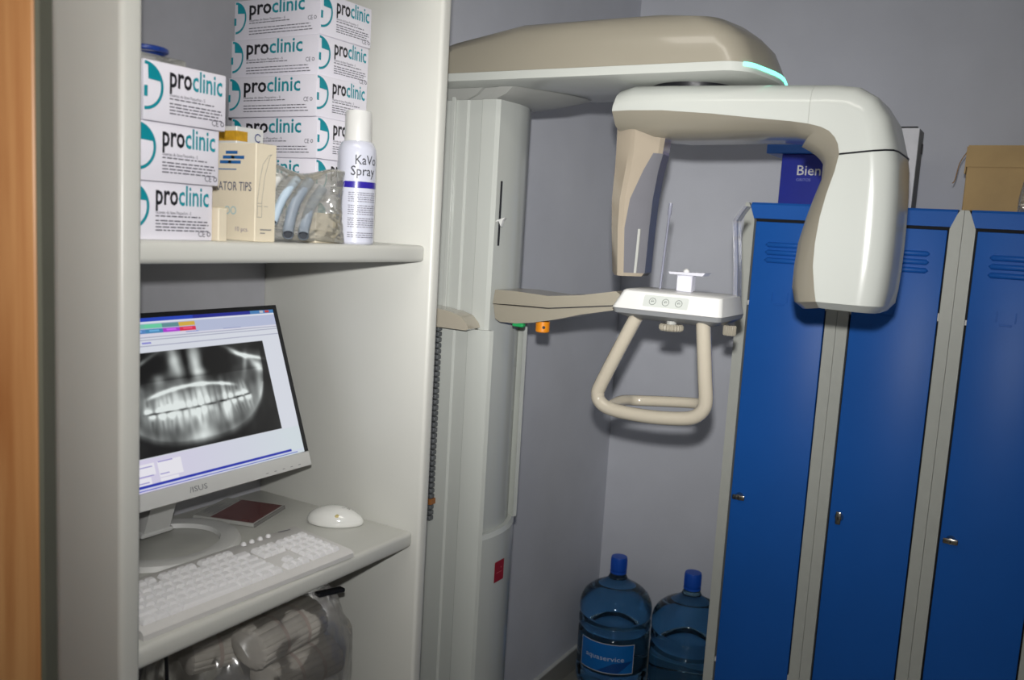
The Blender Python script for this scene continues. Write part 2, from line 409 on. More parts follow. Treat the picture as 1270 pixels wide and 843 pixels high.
# crumpled clear wrap on the right
def crumple(name, size, loc, m, label, cat, seed=1, amp=.25, freq=9, sub=4, parent=None):
    b = bmesh.new(); bmesh.ops.create_icosphere(b, subdivisions=sub, radius=1)
    rs = np.random.RandomState(seed); D = rs.normal(size=(40, 3)); D /= np.linalg.norm(D, axis=1)[:, None]; A = rs.uniform(-1, 1, 40); F = rs.uniform(2, freq, 40); Ph = rs.uniform(0, 6.28, 40)
    for v in b.verts:
        p = np.array(v.co); s = sum(A[i] * abs(math.sin(F[i] * float(p @ D[i]) + Ph[i])) for i in range(0, 40)) / 9
        q = [math.copysign(abs(c) ** .7, c) for c in p]
        v.co = Vector((q[0] * size[0], q[1] * size[1], q[2] * size[2])) * (1 + amp * s)
    o = add(name, b, m, parent, smooth=25)
    o.location = loc
    if label: tag(o, label, cat)
    return o
M_FILM = film('clear_film', (225, 225, 218), .22, .15, .6)
def pillow(name, wy, hz, th, seed, m, nfold=26, n=64):
    """sealed flat bag standing on its lower edge: two crinkled sheets joined at the rim, facing local +x"""
    rs = np.random.RandomState(seed); K = rs.normal(0, 1, (nfold, 2)) * 16; Ph = rs.uniform(0, 6.28, nfold); A = rs.uniform(.3, 1, nfold)
    b = bmesh.new(); sheets = []
    for sg in (1, -1):
        g = []
        for j in range(n + 1):
            row = []
            for i in range(n + 1):
                a, c = i / n * 2 - 1, j / n * 2 - 1
                e = max(0, (1 - a ** 4)) * max(0, (1 - c ** 4)); k = sum(A[q] * (1 - 2 * abs(math.sin(K[q][0] * a * .5 + K[q][1] * c * .5 + Ph[q] + sg))) for q in range(nfold)) / nfold
                wob = .05 * math.sin(3 * c + seed) * wy; y = a * wy / 2 * (1 - .06 * (c + 1) * (1 if a < 0 else -.2)) + wob * .3; z = (c + 1) / 2 * hz * (1 + .05 * math.sin(4 * a + seed))
                row.append(b.verts.new((sg * (th / 2 * e ** .6 + .0002) + .010 * k * e ** .3, y, z + .0006)))
            g.append(row)
        for j in range(n):
            for i in range(n): b.faces.new((g[j][i], g[j][i + 1], g[j + 1][i + 1], g[j + 1][i]))
        sheets.append(g)
    return b
o = add('plastic_wrap', pillow('plastic_wrap', .10, .075, .03, 5, None, 22, 40), film('wrap_film', (228, 224, 214), .12, .12, 1.5), smooth=25)
o.location = (-.030, 2.708, LT + .0005); o.rotation_euler = (0, math.radians(-6), math.radians(-86)); tag(o, 'crumpled clear plastic wrap in front of the cardboard box', 'plastic wrap')

# ------------------------------------------------------------------ water bottles
M_WATER = mat('blue_bottle', (128, 170, 202), .04, trans=1, ior=1.33, var=0)
M_CAPB = mat('blue_cap', (24, 84, 190), .4, var=.02)
def make_bottle():
    pr = [(.001, .006), (.09, .002), (.118, .004), (.130, .016), (.134, .035), (.134, .070), (.133, .076), (.127, .084), (.133, .092), (.134, .097), (.134, .212), (.133, .216), (.1265, .226), (.133, .236), (.1345, .241), (.1345, .258), (.133, .263),
          (.1255, .272), (.133, .281), (.1345, .286), (.1345, .312), (.130, .334), (.118, .356), (.098, .374), (.075, .388), (.052, .400), (.037, .412), (.030, .428), (.0275, .445), (.0275, .47), (.001, .4705)]
    t = thing('water_bottle', (0, 0, 0), '', 'bottle', 'big water bottles on the floor')
    add('bottle_body', lathe(pr, 48), M_WATER, t, smooth=60)
    cp = add('cap', lathe([(.0285, .442), (.0298, .444), (.0298, .490), (.0285, .4945), (.015, .4955), (.001, .4956)], 32), M_CAPB, t, smooth=40)
    b = bmesh.new()
    for k in range(28):
        a = 2 * PI * k / 28; q = box(.0296, .0306, -.0010, .0010, .448, .486); q.transform(Matrix.Rotation(a, 4, 'Z')); merge(b, q)
    add('grip_ribs', b, M_CAPB, cp)
    add('tear_collar', lathe([(.0285, .432), (.0308, .433), (.0308, .4405), (.0285, .4415)], 32), M_CAPB, t, smooth=40)
    return t
bt1 = make_bottle()
bt2 = dup(bt1, (-.955, 2.985, 0), 'plain blue water bottle between the labelled bottle and the lockers')
bt1.location = (-1.232, 2.955, 0); bt1['label'] = 'blue water bottle with a printed blue label in the room corner'
def wrap(bm, r, ang, z0):
    """bend a flat XY drawing (x along the girth) round a cylinder of radius r"""
    for v in bm.verts:
        a = ang + v.co.x / r; v.co = Vector((r * math.cos(a), r * math.sin(a), z0 + v.co.y)) + Vector((math.cos(a), math.sin(a), 0)) * v.co.z
    return bm
def gridrect(x0, x1, y0, y1, n=24, z=0):
    b = bmesh.new(); V = [(b.verts.new((x0 + (x1 - x0) * i / n, y0, z)), b.verts.new((x0 + (x1 - x0) * i / n, y1, z))) for i in range(n + 1)]
    for i in range(n): b.faces.new((V[i][0], V[i + 1][0], V[i + 1][1], V[i][1]))
    return b
fa = math.atan2(-2.955, 1.232) - .18
M_LABB = mat('label_blue', (14, 110, 190), .4, var=.04, scale=20)
lab = add('label', wrap(gridrect(-.108, .108, 0, .112), .1352, fa, .098), M_LABB, bt1, smooth=60)
b = bmesh.new()
for q in (gridrect(-.108, .108, 0, .0022, 24, .0004), gridrect(-.108, .108, .1098, .112, 24, .0004), gridrect(-.108, -.1058, 0, .112, 2, .0004), gridrect(.1058, .108, 0, .112, 2, .0004)): merge(b, q)
add('border', wrap(b, .1352, fa, .098), M_WPLA, lab, smooth=60)
b = fit('aquaservice', .150, .026, .004); b.transform(Matrix.Translation((-.08, .048, .0006)))
add('lettering', wrap(b, .1352, fa, .098), mat('label_white', (190, 205, 225), .4, var=0), lab)
b = bmesh.new(); b.faces.new([b.verts.new(p) for p in ((-.03, .004, .0003), (.05, .004, .0003), (.105, .05, .0003), (.03, .04, .0003))])
bmesh.ops.subdivide_edges(b, edges=b.edges[:], cuts=6, use_grid_fill=True)
add('label_wave', wrap(b, .1352, fa, .098), mat('label_navy', (8, 70, 140), .4, var=0), lab, smooth=60)
# moulded hand grip on the second bottle
g = add('hand_grip', tube(smooth_path([(.0, 0, .10), (.012, 0, .125), (.012, 0, .185), (0, 0, .21)], 6), .009, 10), M_WATER, bt2, smooth=60)
g.location = (.132 * math.cos(fa + .9), .132 * math.sin(fa + .9), 0); g.rotation_euler = (0, 0, fa + .9)

# ------------------------------------------------------------------ panoramic x-ray machine
MX = Vector((-1.2, 1.80, 0))
xr = thing('xray_machine', MX, 'white and beige panoramic dental x-ray machine with hanging rotating arm', 'x-ray machine')
def mp(name, bm, m, smooth=None, parent=None, label=None):
    return add(name, bm, m, parent or xr, True, smooth, label)
# column ----------------------------------------------------
def colprof(g=0, cut=0):
    return [(XL + .006, 1.700 - g), (-1.205, 1.700 - g), (-1.160, 1.698 - g), (-1.156, 1.703 - g), (-1.121, 1.700 - g), (-1.117, 1.695 - g), (-1.082 + g * .3, 1.696 - g), (-1.074 + g, 1.704 - g),
            (-1.066 + g - cut, 1.735), (-1.064 + g - cut, 1.78), (-1.070 + g - cut, 1.825), (-1.085 + g - cut, 1.868), (-1.108 + g - cut, 1.896 + g), (-1.125 + g, 1.902 + g), (XL + .006, 1.902 + g)]
b = loft([[(x, y, 0) for x, y in colprof(.012)], [(x, y, .952) for x, y in colprof(.012)], [(x, y, .962) for x, y in colprof(.006)]])
sa = [(XL + .006, 1.687), (-1.205, 1.687), (-1.160, 1.685), (-1.156, 1.690), (-1.121, 1.687), (-1.117, 1.682), (-1.078, 1.683), (-1.063, 1.691), (-1.058, 1.700), (-1.085, 1.712), (XL + .006, 1.712)]
merge(b, loft([[(x, y, .001) for x, y in sa], [(x, y, 1.4515) for x, y in sa]]))
mp('base_column', b, M_MW, 28)
b = loft([[(x, y, .9625) for x, y in colprof(0, .006)], [(x, y, 1.985) for x, y in colprof(0, .006)]])
mp('column_carriage', b, M_MW, 28)
rim = prism([(-1.150, 1.890), (-1.101, 1.886), (-1.078, 1.872), (-1.075, 1.884), (-1.096, 1.909), (-1.110, 1.914), (-1.150, 1.914)], 'z', .963, 1.475, .002, 1)
mp('rim_strip', rim, M_MW, 40)
mp('side_rail', box(-1.20, -1.19, 1.692, 1.699, .97, 1.98, .001, 1), M_MW)
mp('height_slot', box(-1.0705, -1.0675, 1.7145, 1.7185, 1.645, 1.79), M_BLACK)
lv = prism([(-1.070, 1.703), (-1.050, 1.709), (-1.056, 1.702), (-1.060, 1.688), (-1.066, 1.700), (-1.074, 1.699)], 'y', 1.708, 1.716, .001, 1)
mp('slot_lever', lv, M_WPLA)
# beige lip on the carriage
lip = prism([(-1.30, 1.452), (-1.098, 1.452), (-1.092, 1.456), (-1.096, 1.466), (-1.112, 1.482), (-1.14, 1.490), (-1.20, 1.497), (-1.30, 1.50)], 'y', 1.645, 1.6945, .006, 2)
mp('carriage_lip', lip, M_TANG, 40)
# cable chain between the cabinet and the column
b = bmesh.new()
for k in range(36):
    z = .98 + k * .0135; merge(b, box(-1.216, -1.189, 1.668, 1.684, z, z + .011, .002, 1))
mp('cable_chain', b, mat('chain_grey', (92, 95, 98), .5, var=.2, scale=80), 40)
mp('cable_clip', box(-1.218, -1.187, 1.666, 1.686, 1.02, 1.034, .001, 1), mat('clip_brown', (150, 96, 50), .5))
mp('cable_tie', box(-1.218, -1.187, 1.666, 1.686, 1.448, 1.451), mat('tie_olive', (130, 140, 60), .5))
# red type plate near the base
b = bmesh.new(); rect(b, -.021, .021, -.026, .026); pl_o = Vector((-1.0515, 1.775, .858)); b.transform(frame(pl_o, (.01, 1, 0), (0, 0, 1)))
pl = mp('type_plate', b, mat('plate_red', (150, 24, 38), .4, var=.03))
b = bmesh.new(); rect(b, .006, .011, .006, .009, .0003); rect(b, -.012, .012, -.004, -.0025, .0003); b.transform(frame(pl_o, (.01, 1, 0), (0, 0, 1))); mp('plate_print', b, mat('plate_pink', (205, 110, 110), .5, var=0), None, pl)
# head of the column under the overhead beam
c0 = colprof(.004); c1 = [(x + (0 if x < -1.3 else .03 + .06 * max(0, (y - 1.72) / .18)), 1.80 + (y - 1.80) * 1.06) for x, y in colprof(.004)]
c2 = [(x + (0 if x < -1.3 else .05 + .10 * max(0, (y - 1.72) / .18)), 1.80 + (y - 1.80) * 1.12) for x, y in colprof(.004)]
mp('column_head', loft([[(x, y, 1.968) for x, y in c0], [(x, y, 1.978) for x, y in c1], [(x, y, 1.9915) for x, y in c2]]), M_GREY, 30)
# overhead beam ---------------------------------------------
def outline(side, nose, r=.06, back=XL + .02):
    y0, y1 = 1.62 + side, 1.94 - side; P = []
    n = 7
    P.append((back, y0)); P.append((-1.16, y0)); P.append((-1.0, y0)); P.append((-.85, y0)); P.append((-.70, y0))
    xc = -.545 - nose
    for k in range(n + 1):          # rounded near corner, bowed nose, rounded far corner
        a = -PI / 2 + (PI / 2) * k / n * .85; P.append((xc - r * .1 + r * math.cos(a) * .9, y0 + r + r * math.sin(a)))
    ym = (y0 + y1) / 2; xs = P[-1][0]
    for k in range(1, 6):
        f = k / 6; P.append((xs + .016 * math.sin(PI * f), P[-1 - (k - 1)][1] if False else (y0 + r * .9) + (y1 - y0 - r * 1.8) * f))
    for k in range(n + 1):
        a = PI / 2 * .15 + (PI / 2) * .85 * k / n; P.append((xc - r * .1 + r * math.cos(a) * .9, y1 - r + r * math.sin(a)))
    for x in (-.70, -.85, -1.0, -1.16, back): P.append((x, y1))
    return P
o0 = outline(.010, .010); o1 = outline(0, 0); tray = loft([[(x, y, 1.992) for x, y in o0], [(x, y, 1.996) for x, y in o1], [(x, y, 2.0125) for x, y in o1]])
mp('beam_tray', tray, M_MW, 40)
def ztop(x):
    return 2.082 if x > -.85 else (2.087 if x > -1.01 else (2.068 if x > -1.2 else 2.02))
def ztop2(x):
    return 2.119 if x > -1.02 else (2.092 if x > -1.2 else 2.03)
levels = [(.001, .001, lambda x: 2.013), (.002, .010, lambda x: 2.035), (.004, .022, lambda x: min(2.060, ztop(x))), (.010, .045, ztop), (.024, .075, lambda x: .45 * ztop(x) + .55 * ztop2(x)), (.042, .15, lambda x: ztop2(x) - .006), (.075, .22, ztop2)]
mp('beam_cover', loft([[(x, y, zf(x)) for x, y in outline(s, n_, .06 if s < .05 else .04)] for s, n_, zf in levels]), M_TAN, 32)
# lit status strip in the nose
LED = mat('status_light', (120, 255, 215), .4, var=0, emit=2.2)
nose = outline(-.0012, -.0012)[9:19]
b = loft([[(x, y, 2.0055) for x, y in nose], [(x, y, 2.0130) for x, y in nose]], closed=False); mp('status_light', b, LED)
piv = lathe([(.001, 1.9835), (.085, 1.9835), (.085, 1.9915), (.001, 1.9915)], 40, -.655, 1.78); mp('pivot_ring', piv, M_BLACK, 40)
# rotating C arm -------------------------------------------
YF, YK = 1.66, 1.90
st = [  # cross sections from the left end to the foot of the tube head, (x, z) of inner edge, colour boundary, outer edge in metres
    ((-0.8672, 1.8923), (-0.7854, 1.9332), (-0.7947, 1.9794)),
    ((-0.8242, 1.8899), (-0.7448, 1.9333), (-0.7630, 1.9866)),
    ((-0.7680, 1.8848), (-0.6745, 1.9322), (-0.6949, 1.9861)),
    ((-0.6363, 1.8860), (-0.5762, 1.9246), (-0.5949, 1.9838)),
    ((-0.5318, 1.8888), (-0.4815, 1.9144), (-0.4989, 1.9817)),
    ((-0.4747, 1.8847), (-0.4251, 1.9088), (-0.4344, 1.9797)),
    ((-0.4390, 1.8771), (-0.3932, 1.9042), (-0.3980, 1.9786)),
    ((-0.4134, 1.8682), (-0.3702, 1.8983), (-0.3531, 1.9774)),
    ((-0.3977, 1.8602), (-0.3556, 1.8912), (-0.3172, 1.9725)),
    ((-0.3859, 1.8524), (-0.3449, 1.8806), (-0.2869, 1.9548)),
    ((-0.3781, 1.8453), (-0.3382, 1.8687), (-0.2625, 1.9195)),
    ((-0.3717, 1.8370), (-0.3341, 1.8505), (-0.2445, 1.8606)),
    ((-0.3719, 1.8097), (-0.3389, 1.8208), (-0.2396, 1.8341)),
    ((-0.3823, 1.7754), (-0.3493, 1.7794), (-0.2360, 1.7869)),
    ((-0.3926, 1.7378), (-0.3566, 1.7382), (-0.2345, 1.7467)),
    ((-0.4028, 1.6906), (-0.3604, 1.6910), (-0.2336, 1.6989)),
    ((-0.4060, 1.6464), (-0.3598, 1.6502), (-0.2339, 1.6551)),
    ((-0.4059, 1.6067), (-0.3535, 1.6096), (-0.2358, 1.6124)),
    ((-0.3988, 1.5797), (-0.3485, 1.5865), (-0.2387, 1.5862)),
    ((-0.3871, 1.5665), (-0.3460, 1.5742), (-0.2486, 1.5719))]
rings = []
NS = len(st)
for i, (I, B, O) in enumerate(st):
    pi, pb, po = Vector(I), Vector(B), Vector(O)
    if i <= 6:
        pi.x = pb.x; po.x = pb.x + (.006 if i == 0 else 0)
    n = (po - pb).normalized()
    ins = 0.0
    if i == 0: ins = .007
    if i == NS - 1: ins = .022
    f0, k0 = YF + ins, YK - ins
    lst = [(pi, f0 + .055), (pi + (pb - pi) * .35, f0 + .022), (pb, f0 + .001), (pb + (po - pb) * .10, f0), (pb.lerp(po - n * .034, .86), f0), (po - n * .034, f0 + .0006), (po - n * .016, f0 + .008), (po - n * .004, f0 + .024), (po, f0 + .055)]
    full = [(p.x, y, p.y) for p, y in lst] + [(p.x, YF + YK - y, p.y) for p, y in reversed(lst)]
    rings.append(full)
def band(i0, i1, cols, cap0=False, cap1=False):
    return loft([[rings[i][c] for c in cols] for i in range(i0, i1 + 1)], closed=False)
white = list(range(2, 16)); tanA = [2, 1, 0, 17, 16, 15]
SPL = 6; SPH = 11
sh = bmesh.new(); merge(sh, band(0, SPL, white)); sh2 = bmesh.new(); sh2.faces.new([sh2.verts.new(rings[0][c]) for c in white]); merge(sh, sh2)
mp('arm_cover', sh, M_MW, 32)
mp('arm_corner_cover', band(SPL, SPH, white), M_MW, 32)
hb = band(SPH, NS - 1, white); q = bmesh.new(); q.faces.new([q.verts.new(rings[NS - 1][c]) for c in white]); merge(hb, q)
mp('tube_head_cover', hb, M_MW, 32)
tb = band(0, NS - 1, tanA)
for i in (0, NS - 1):
    q = bmesh.new(); q.faces.new([q.verts.new(rings[i][c]) for c in tanA]); merge(tb, q)
mp('arm_liner', tb, M_TAN, 32)
# dark seam lines
def seam(i, cols, r, di):
    P = [Vector(rings[i][c]) for c in cols]; c0_ = sum(P, Vector()) / len(P)
    return tube(P, r, 6)
mp('seam', seam(SPL, [2, 3, 4, 5, 6, 7, 8, 9, 10], .0006, 0), M_GREY)
mp('seam', seam(SPH, [2, 3, 4, 5, 6, 7, 8, 9, 10, 11], .0018, 0), M_BLACK)
# detector head at the left end of the arm
def sens(z, xl, xm, xr_, yoff=0):
    d = .022 * max(0, min(1, (z - 1.74) / .1))
    return [(xl, 1.715 + d, z), (xl + .012, 1.690 + d, z), (xm - .012, 1.672 + d, z), (xm, 1.671 + d, z), (xr_ - .006, 1.700 + d, z), (xr_, 1.710 + d, z), (xr_ - .010, 1.770 + d, z), (xr_ - .03, 1.80 + d, z), (xl + .02, 1.82 + d, z), (xl, 1.80 + d, z)]
sl = [(1.905, -.803, -.742, -.690), (1.855, -.802, -.742, -.695), (1.82, -.800, -.744, -.701), (1.76, -.796, -.746, -.703), (1.70, -.790, -.744, -.704), (1.64, -.784, -.740, -.7055), (1.610, -.781, -.738, -.7065), (1.603, -.776, -.738, -.712)]
mp('detector_head', loft([sens(z, a, b_, c) for z, a, b_, c in sl]), mat('detector_beige', (160, 149, 133), .14, coat=.7, var=.01), 22)
def dd(z): return .022 * max(0, min(1, (z - 1.74) / .1))
def wpt(z, xm, xr_):
    f = .06 + .84 * max(0, min(1, (z - 1.72) / .15)) ** 1.3; d = dd(z)
    a = Vector((xm, 1.671 + d, z)); c = Vector((xr_ - .006, 1.700 + d, z)); o = Vector((.68, -.74, 0)) * .0014
    return [a.lerp(c, f) + o, c + o, Vector((xr_ + .0014, 1.7095 + d, z)), Vector((xr_ - .0085, 1.769 + d, z))]
wn = loft([wpt(z, b_, c) for z, a, b_, c in sl[1:7]], closed=False)
mp('detector_window', wn, mat('window_grey', (108, 108, 114), .3, coat=.1, var=.02), 22)
mp('window_ridge', loft([[(c - .014, 1.688, z), (c - .010, 1.691, z), (c - .010, 1.698, z), (c - .014, 1.698, z)] for z, a, b_, c in sl[4:7]]), M_GREY)
# patient support arm
up_ = [(-1.0588, 1.5153), (-1.0544, 1.5468), (-0.9993, 1.5480), (-0.9170, 1.5446), (-0.8391, 1.5533), (-0.7576, 1.5690), (-0.7421, 1.5586), (-0.7480, 1.5412), (-0.8373, 1.5293), (-0.9152, 1.5191), (-0.9972, 1.5175)]
mp('support_arm', prism(up_, 'y', 1.69, 1.80, .006, 2), M_TAN, 35)
lo_ = [(-1.0597, 1.5132), (-1.0000, 1.5143), (-0.9177, 1.5160), (-0.8396, 1.5262), (-0.7537, 1.5379), (-0.7531, 1.5304), (-0.8384, 1.5116), (-0.8962, 1.4951), (-0.9561, 1.4817), (-0.9973, 1.4755), (-1.0399, 1.4747), (-1.0532, 1.4807)]
mp('support_arm_underside', prism(lo_, 'y', 1.695, 1.795, .004, 2), M_TAN, 35)
p = Vector((-0.9482, 1.7300, 1.4712)); kb = lathe([(.001, -.012), (.014, -.012), (.016, -.010), (.016, .012), (.001, .014)], 20, p.x, p.y); kb.transform(Matrix.Translation((0, 0, p.z)))
ok = mp('stop_knob', kb, mat('knob_orange', (228, 140, 26), .4), 40)
b = bmesh.new(); disc(b, 0, 0, .0035); b.transform(frame((p.x + .010, p.y - .0128, p.z), (.8, .6, 0), (0, 0, 1))); mp('knob_mark', b, M_BLACK, None, ok)
p = Vector((-0.9959, 1.7000, 1.4736)); mp('release_lever', box(p.x - .014, p.x + .014, 1.698, 1.712, p.z - .006, p.z + .003, .002, 1), mat('lever_green', (40, 160, 90), .4), 40)
# chin-rest table
def rr(x0, x1, y0, y1, z, r=.012, n=4):
    P = []
    for cx, cy, a0 in ((x1 - r, y0 + r, -PI / 2), (x1 - r, y1 - r, 0), (x0 + r, y1 - r, PI / 2), (x0 + r, y0 + r, PI)):
        for k in range(n + 1):
            a = a0 + PI / 2 * k / n; P.append((cx + r * math.cos(a), cy + r * math.sin(a), z))
    return P
TX0, TX1, TY0, TY1 = -.735, -.508, 1.618, 1.775
mp('table_housing', loft([rr(TX0, TX1, TY0, TY1, 1.5425), rr(TX0 + .001, TX1 - .001, TY0 + .001, TY1 - .001, 1.545), rr(TX0 + .016, TX1 - .006, TY0 + .014, TY1 - .012, 1.577), rr(TX0 + .020, TX1 - .010, TY0 + .019, TY1 - .016, 1.580)]), M_WPLA, 35)
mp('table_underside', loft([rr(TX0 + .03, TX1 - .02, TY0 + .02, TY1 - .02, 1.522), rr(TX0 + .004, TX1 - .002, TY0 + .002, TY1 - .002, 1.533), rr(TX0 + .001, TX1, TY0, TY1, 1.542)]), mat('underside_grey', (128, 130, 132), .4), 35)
# control panel on the sloping front: lies on the face from (y=TY0+.001,z=1.543) to (y=TY0+.014,z=1.577)
ey = Vector((0, .013, .034)).normalized()
def onpan(b, x, s, lift): b.transform(frame(Vector((x, TY0 + .001, 1.543)) + ey * s + Vector((0, -.034, .013)).normalized() * lift, (1, 0, 0), ey)); return b
b = bmesh.new(); f_ = [b.verts.new((p_[0], p_[1], 0)) for p_ in rr(-.046, .046, -.0125, .0125, 0, .004)]; b.faces.new(f_)
pan = mp('control_panel', onpan(b, -.622, .0185, .0006), mat('panel_grey', (190, 194, 190), .4))
for dx in (-.027, 0, .027):
    b = bmesh.new(); ring(b, 0, 0, .0062, .0074); rect(b, -.0032, .0032, -.0006, .0006); ring(b, 0, .0005, .002, .0028, .4, 4.2, 12)
    mp('button', onpan(b, -.622 + dx, .0185, .0011), mat('button_ink', (110, 116, 112), .4, var=0), None, pan)
# bite block holder
M_CLEARW = mat('milky_plastic', (232, 232, 242), .25, trans=.25, var=.01)
mp('bite_holder', box(-.627, -.595, 1.688, 1.712, 1.5805, 1.614, .002, 1), M_CLEARW, 40)
mp('bite_plate', loft([[(-.640, 1.682, 1.6145), (-.572, 1.682, 1.6145), (-.572, 1.718, 1.6145), (-.640, 1.718, 1.6145)], [(-.642, 1.680, 1.619), (-.566, 1.680, 1.621), (-.566, 1.720, 1.621), (-.642, 1.720, 1.619)]]), M_CLEARW)
mp('bite_stud', lathe([(.001, 1.6195), (.006, 1.6195), (.006, 1.623), (.003, 1.626), (.001, 1.6265)], 14, -.612, 1.70), M_WPLA, 40)
# temple supports: slim clear rods
M_CLEAR = mat('clear_grey_plastic', (160, 162, 178), .2, trans=.35, var=.02)
q0, q1 = Vector((-0.6807, 1.7400, 1.5893)), Vector((-0.6718, 1.7400, 1.7561))
mp('temple_rod', tube([(q0.x, q0.y, 1.579), q0.lerp(q1, .85), q0.lerp(q1, .86), q1], [.0024, .0024, .0038, .0038], 10), M_CLEAR, 50)
q0, q1, q2 = Vector((-0.5164, 1.7500, 1.5703)), Vector((-0.5340, 1.7500, 1.7266)), Vector((-0.5156, 1.7500, 1.7560))
b = loft([[(p_.x - .004, 1.735, p_.z), (p_.x + .004, 1.735, p_.z), (p_.x + .004, 1.765, p_.z), (p_.x - .004, 1.765, p_.z)] for p_ in (Vector((q0.x - .002, 0, 1.560)), q0.lerp(q1, .5), q1, q1.lerp(q2, .5) + Vector((.001, 0, .003)), q2)])
mp('temple_support', b, film('clear_sheet', (190, 192, 202), .35, .1, .4), 30)
# adjusting knobs below the table
def knob(cx, cy, z0, z1, r, m):
    n = 48; prof = [(r * .55, z0), (r * .9, z0 + .001), (r, z0 + .004), (r, z1 - .003), (r * .85, z1), (r * .3, z1)]
    return loft([[(cx + q * (1 - (.07 if k % 2 else 0)) * math.cos(2 * PI * k / n), cy + q * (1 - (.07 if k % 2 else 0)) * math.sin(2 * PI * k / n), z) for k in range(n)] for q, z in prof])
mp('adjusting_knob', knob(-.612, 1.64, 1.505, 1.519, .024, M_TAN), M_TAN, 25)
mp('adjusting_knob', knob(-.520, 1.72, 1.500, 1.521, .013, M_TAN), M_TAN, 25)
mp('knob_stem', lathe([(.001, 1.518), (.010, 1.518), (.010, 1.525), (.001, 1.525)], 16, -.612, 1.64), M_GREY)
# grab handle
pa = smooth_path([(-0.6865, 1.6420, 1.5266), (-0.6918, 1.6420, 1.5163), (-0.7258, 1.6420, 1.4432), (-0.7567, 1.6420, 1.3736), (-0.7601, 1.6420, 1.3578), (-0.7563, 1.6420, 1.3448), (-0.7388, 1.6420, 1.3331), (-0.6969, 1.6420, 1.3279), (-0.6355, 1.6420, 1.3286), (-0.5766, 1.6420, 1.3350), (-0.5493, 1.6420, 1.3434), (-0.5344, 1.6420, 1.3594), (-0.5305, 1.6420, 1.3792), (-0.5357, 1.6420, 1.4196), (-0.5443, 1.6420, 1.4895), (-0.5498, 1.6420, 1.5342)], 6)
mp('grab_handle', tube(pa, .0142, 16), M_TANG, 60)
e0, e1 = Vector((-0.7317, 1.6420, 1.3350)), Vector((-0.5464, 1.6420, 1.3479))
pb_ = smooth_path([e0, (e0.x + .004, 1.69, e0.z + .006), (e0.x + .03, 1.735, e0.z + .004), (e1.x - .03, 1.735, e1.z + .004), (e1.x - .004, 1.69, e1.z + .004), e1], 6)
mp('grab_handle_rear_bar', tube(pb_, .0115, 14), M_TANG, 60)

# ------------------------------------------------------------------ glove cartons
GL, GW, GH = .216, .130, .0703
def carton_face(w_, h_, long_face):
    """three flat prints (teal, black, grey) in a w_ x h_ face with the origin at its lower left"""
    teal, ink, grey, tl2, cem = (bmesh.new() for _ in range(5))
    cy = h_ * .57; r = h_ * .40; cx = .001 if not long_face else .004
    ring(teal, cx, cy, r * .86, r, -PI / 2, PI / 2, 24)
    qx, qy = r * .20, r * .28; a0_, a1_ = math.asin(qy / r), math.acos(qx / r)
    teal.faces.new([teal.verts.new((cx + qx, cy + qy, 0))] + [teal.verts.new((cx + r * .87 * math.cos(a0_ + (a1_ - a0_) * k / 8), cy + r * .87 * math.sin(a0_ + (a1_ - a0_) * k / 8), 0)) for k in range(9)])
    rect(teal, .0005, r * .20, cy - r * .45, cy - r * .0)
    x0 = r + h_ * .14 + cx * .5; tw = (w_ - x0 - h_ * .10) if not long_face else w_ * .64
    sz = h_ * .50
    a = text_bm('pro', sz, .022); wa, xa = width(a); c = text_bm('clinic', sz, .014); wc, xc_ = width(c); k = tw / (wa + wc + sz * .04)
    by = h_ * .62
    a.transform(Matrix.Translation((x0, by, 0)) @ Matrix.Diagonal((k, 1, 1, 1)) @ Matrix.Translation((-xa, 0, 0)))
    c.transform(Matrix.Translation((x0 + (wa + sz * .04) * k, by, 0)) @ Matrix.Diagonal((k, 1, 1, 1)) @ Matrix.Translation((-xc_, 0, 0)))
    merge(ink, a); merge(tl2, c)
    hl = fit('Guantes de látex Pequeños - S', tw * .66, h_ * .075, .008); hl.transform(Matrix.Translation((x0, h_ * .455, 0))); merge(grey, hl)
    rs = random.Random(3)
    for j, (yy, ww) in enumerate(((.405, .84), (.325, .98), (.27, 1.0), (.215, .93), (.16, 1.0)) if not long_face else ((.40, .74), (.27, 1.1), (.20, 1.12), (.13, 1.15))):
        x = x0; end = x0 + tw * ww
        while x < end:
            l = min(end - x, h_ * rs.uniform(.05, .16)); rect(grey, x, x + l, h_ * yy, h_ * (yy + .022)); x += l + h_ * .025
    ex = w_ - h_ * (.34 if not long_face else .42); eyy = h_ * (.07 if not long_face else .36)
    ce = fit('CE', h_ * .16, h_ * .15, .004); ce.transform(Matrix.Translation((ex, eyy, 0))); merge(cem, ce)
    ring(cem, ex + h_ * .25, eyy + h_ * .05, h_ * .028, h_ * .045, n=10)
    return teal, tl2, ink, grey, cem
def make_carton():
    t = thing('glove_carton', (0, 0, 0), '', 'carton', 'stacked glove cartons')
    # local: front short face at x=0 facing +x, y 0..GW; long face at y=0 facing -y, x -GL..0
    add('carton_body', box(-GL, 0, 0, GW, .0002, GH - .0002, .0016, 2), M_CARTON, t, smooth=40)
    for fr, w_, lf in ((frame((.0004, 0, 0), (0, 1, 0), (0, 0, 1)), GW, False), (frame((-GL, -.0004, 0), (1, 0, 0), (0, 0, 1)), GL, True)):
        tl, tx, ik, gr, cm = carton_face(w_, GH, lf)
        for nm, bm, m in (('logo', tl, M_TEAL), ('teal_lettering', tx, M_TEAL), ('black_lettering', ik, M_INK), ('small_print', gr, M_INKG), ('conformity_mark', cm, M_INKG)):
            bm.transform(fr); add(nm, bm, m, t)
    return t
car = make_carton()
car.location = (-1.092, 1.148, Z1T); car['label'] = 'lowest glove carton of the tall stack, mostly hidden by the clear bag'
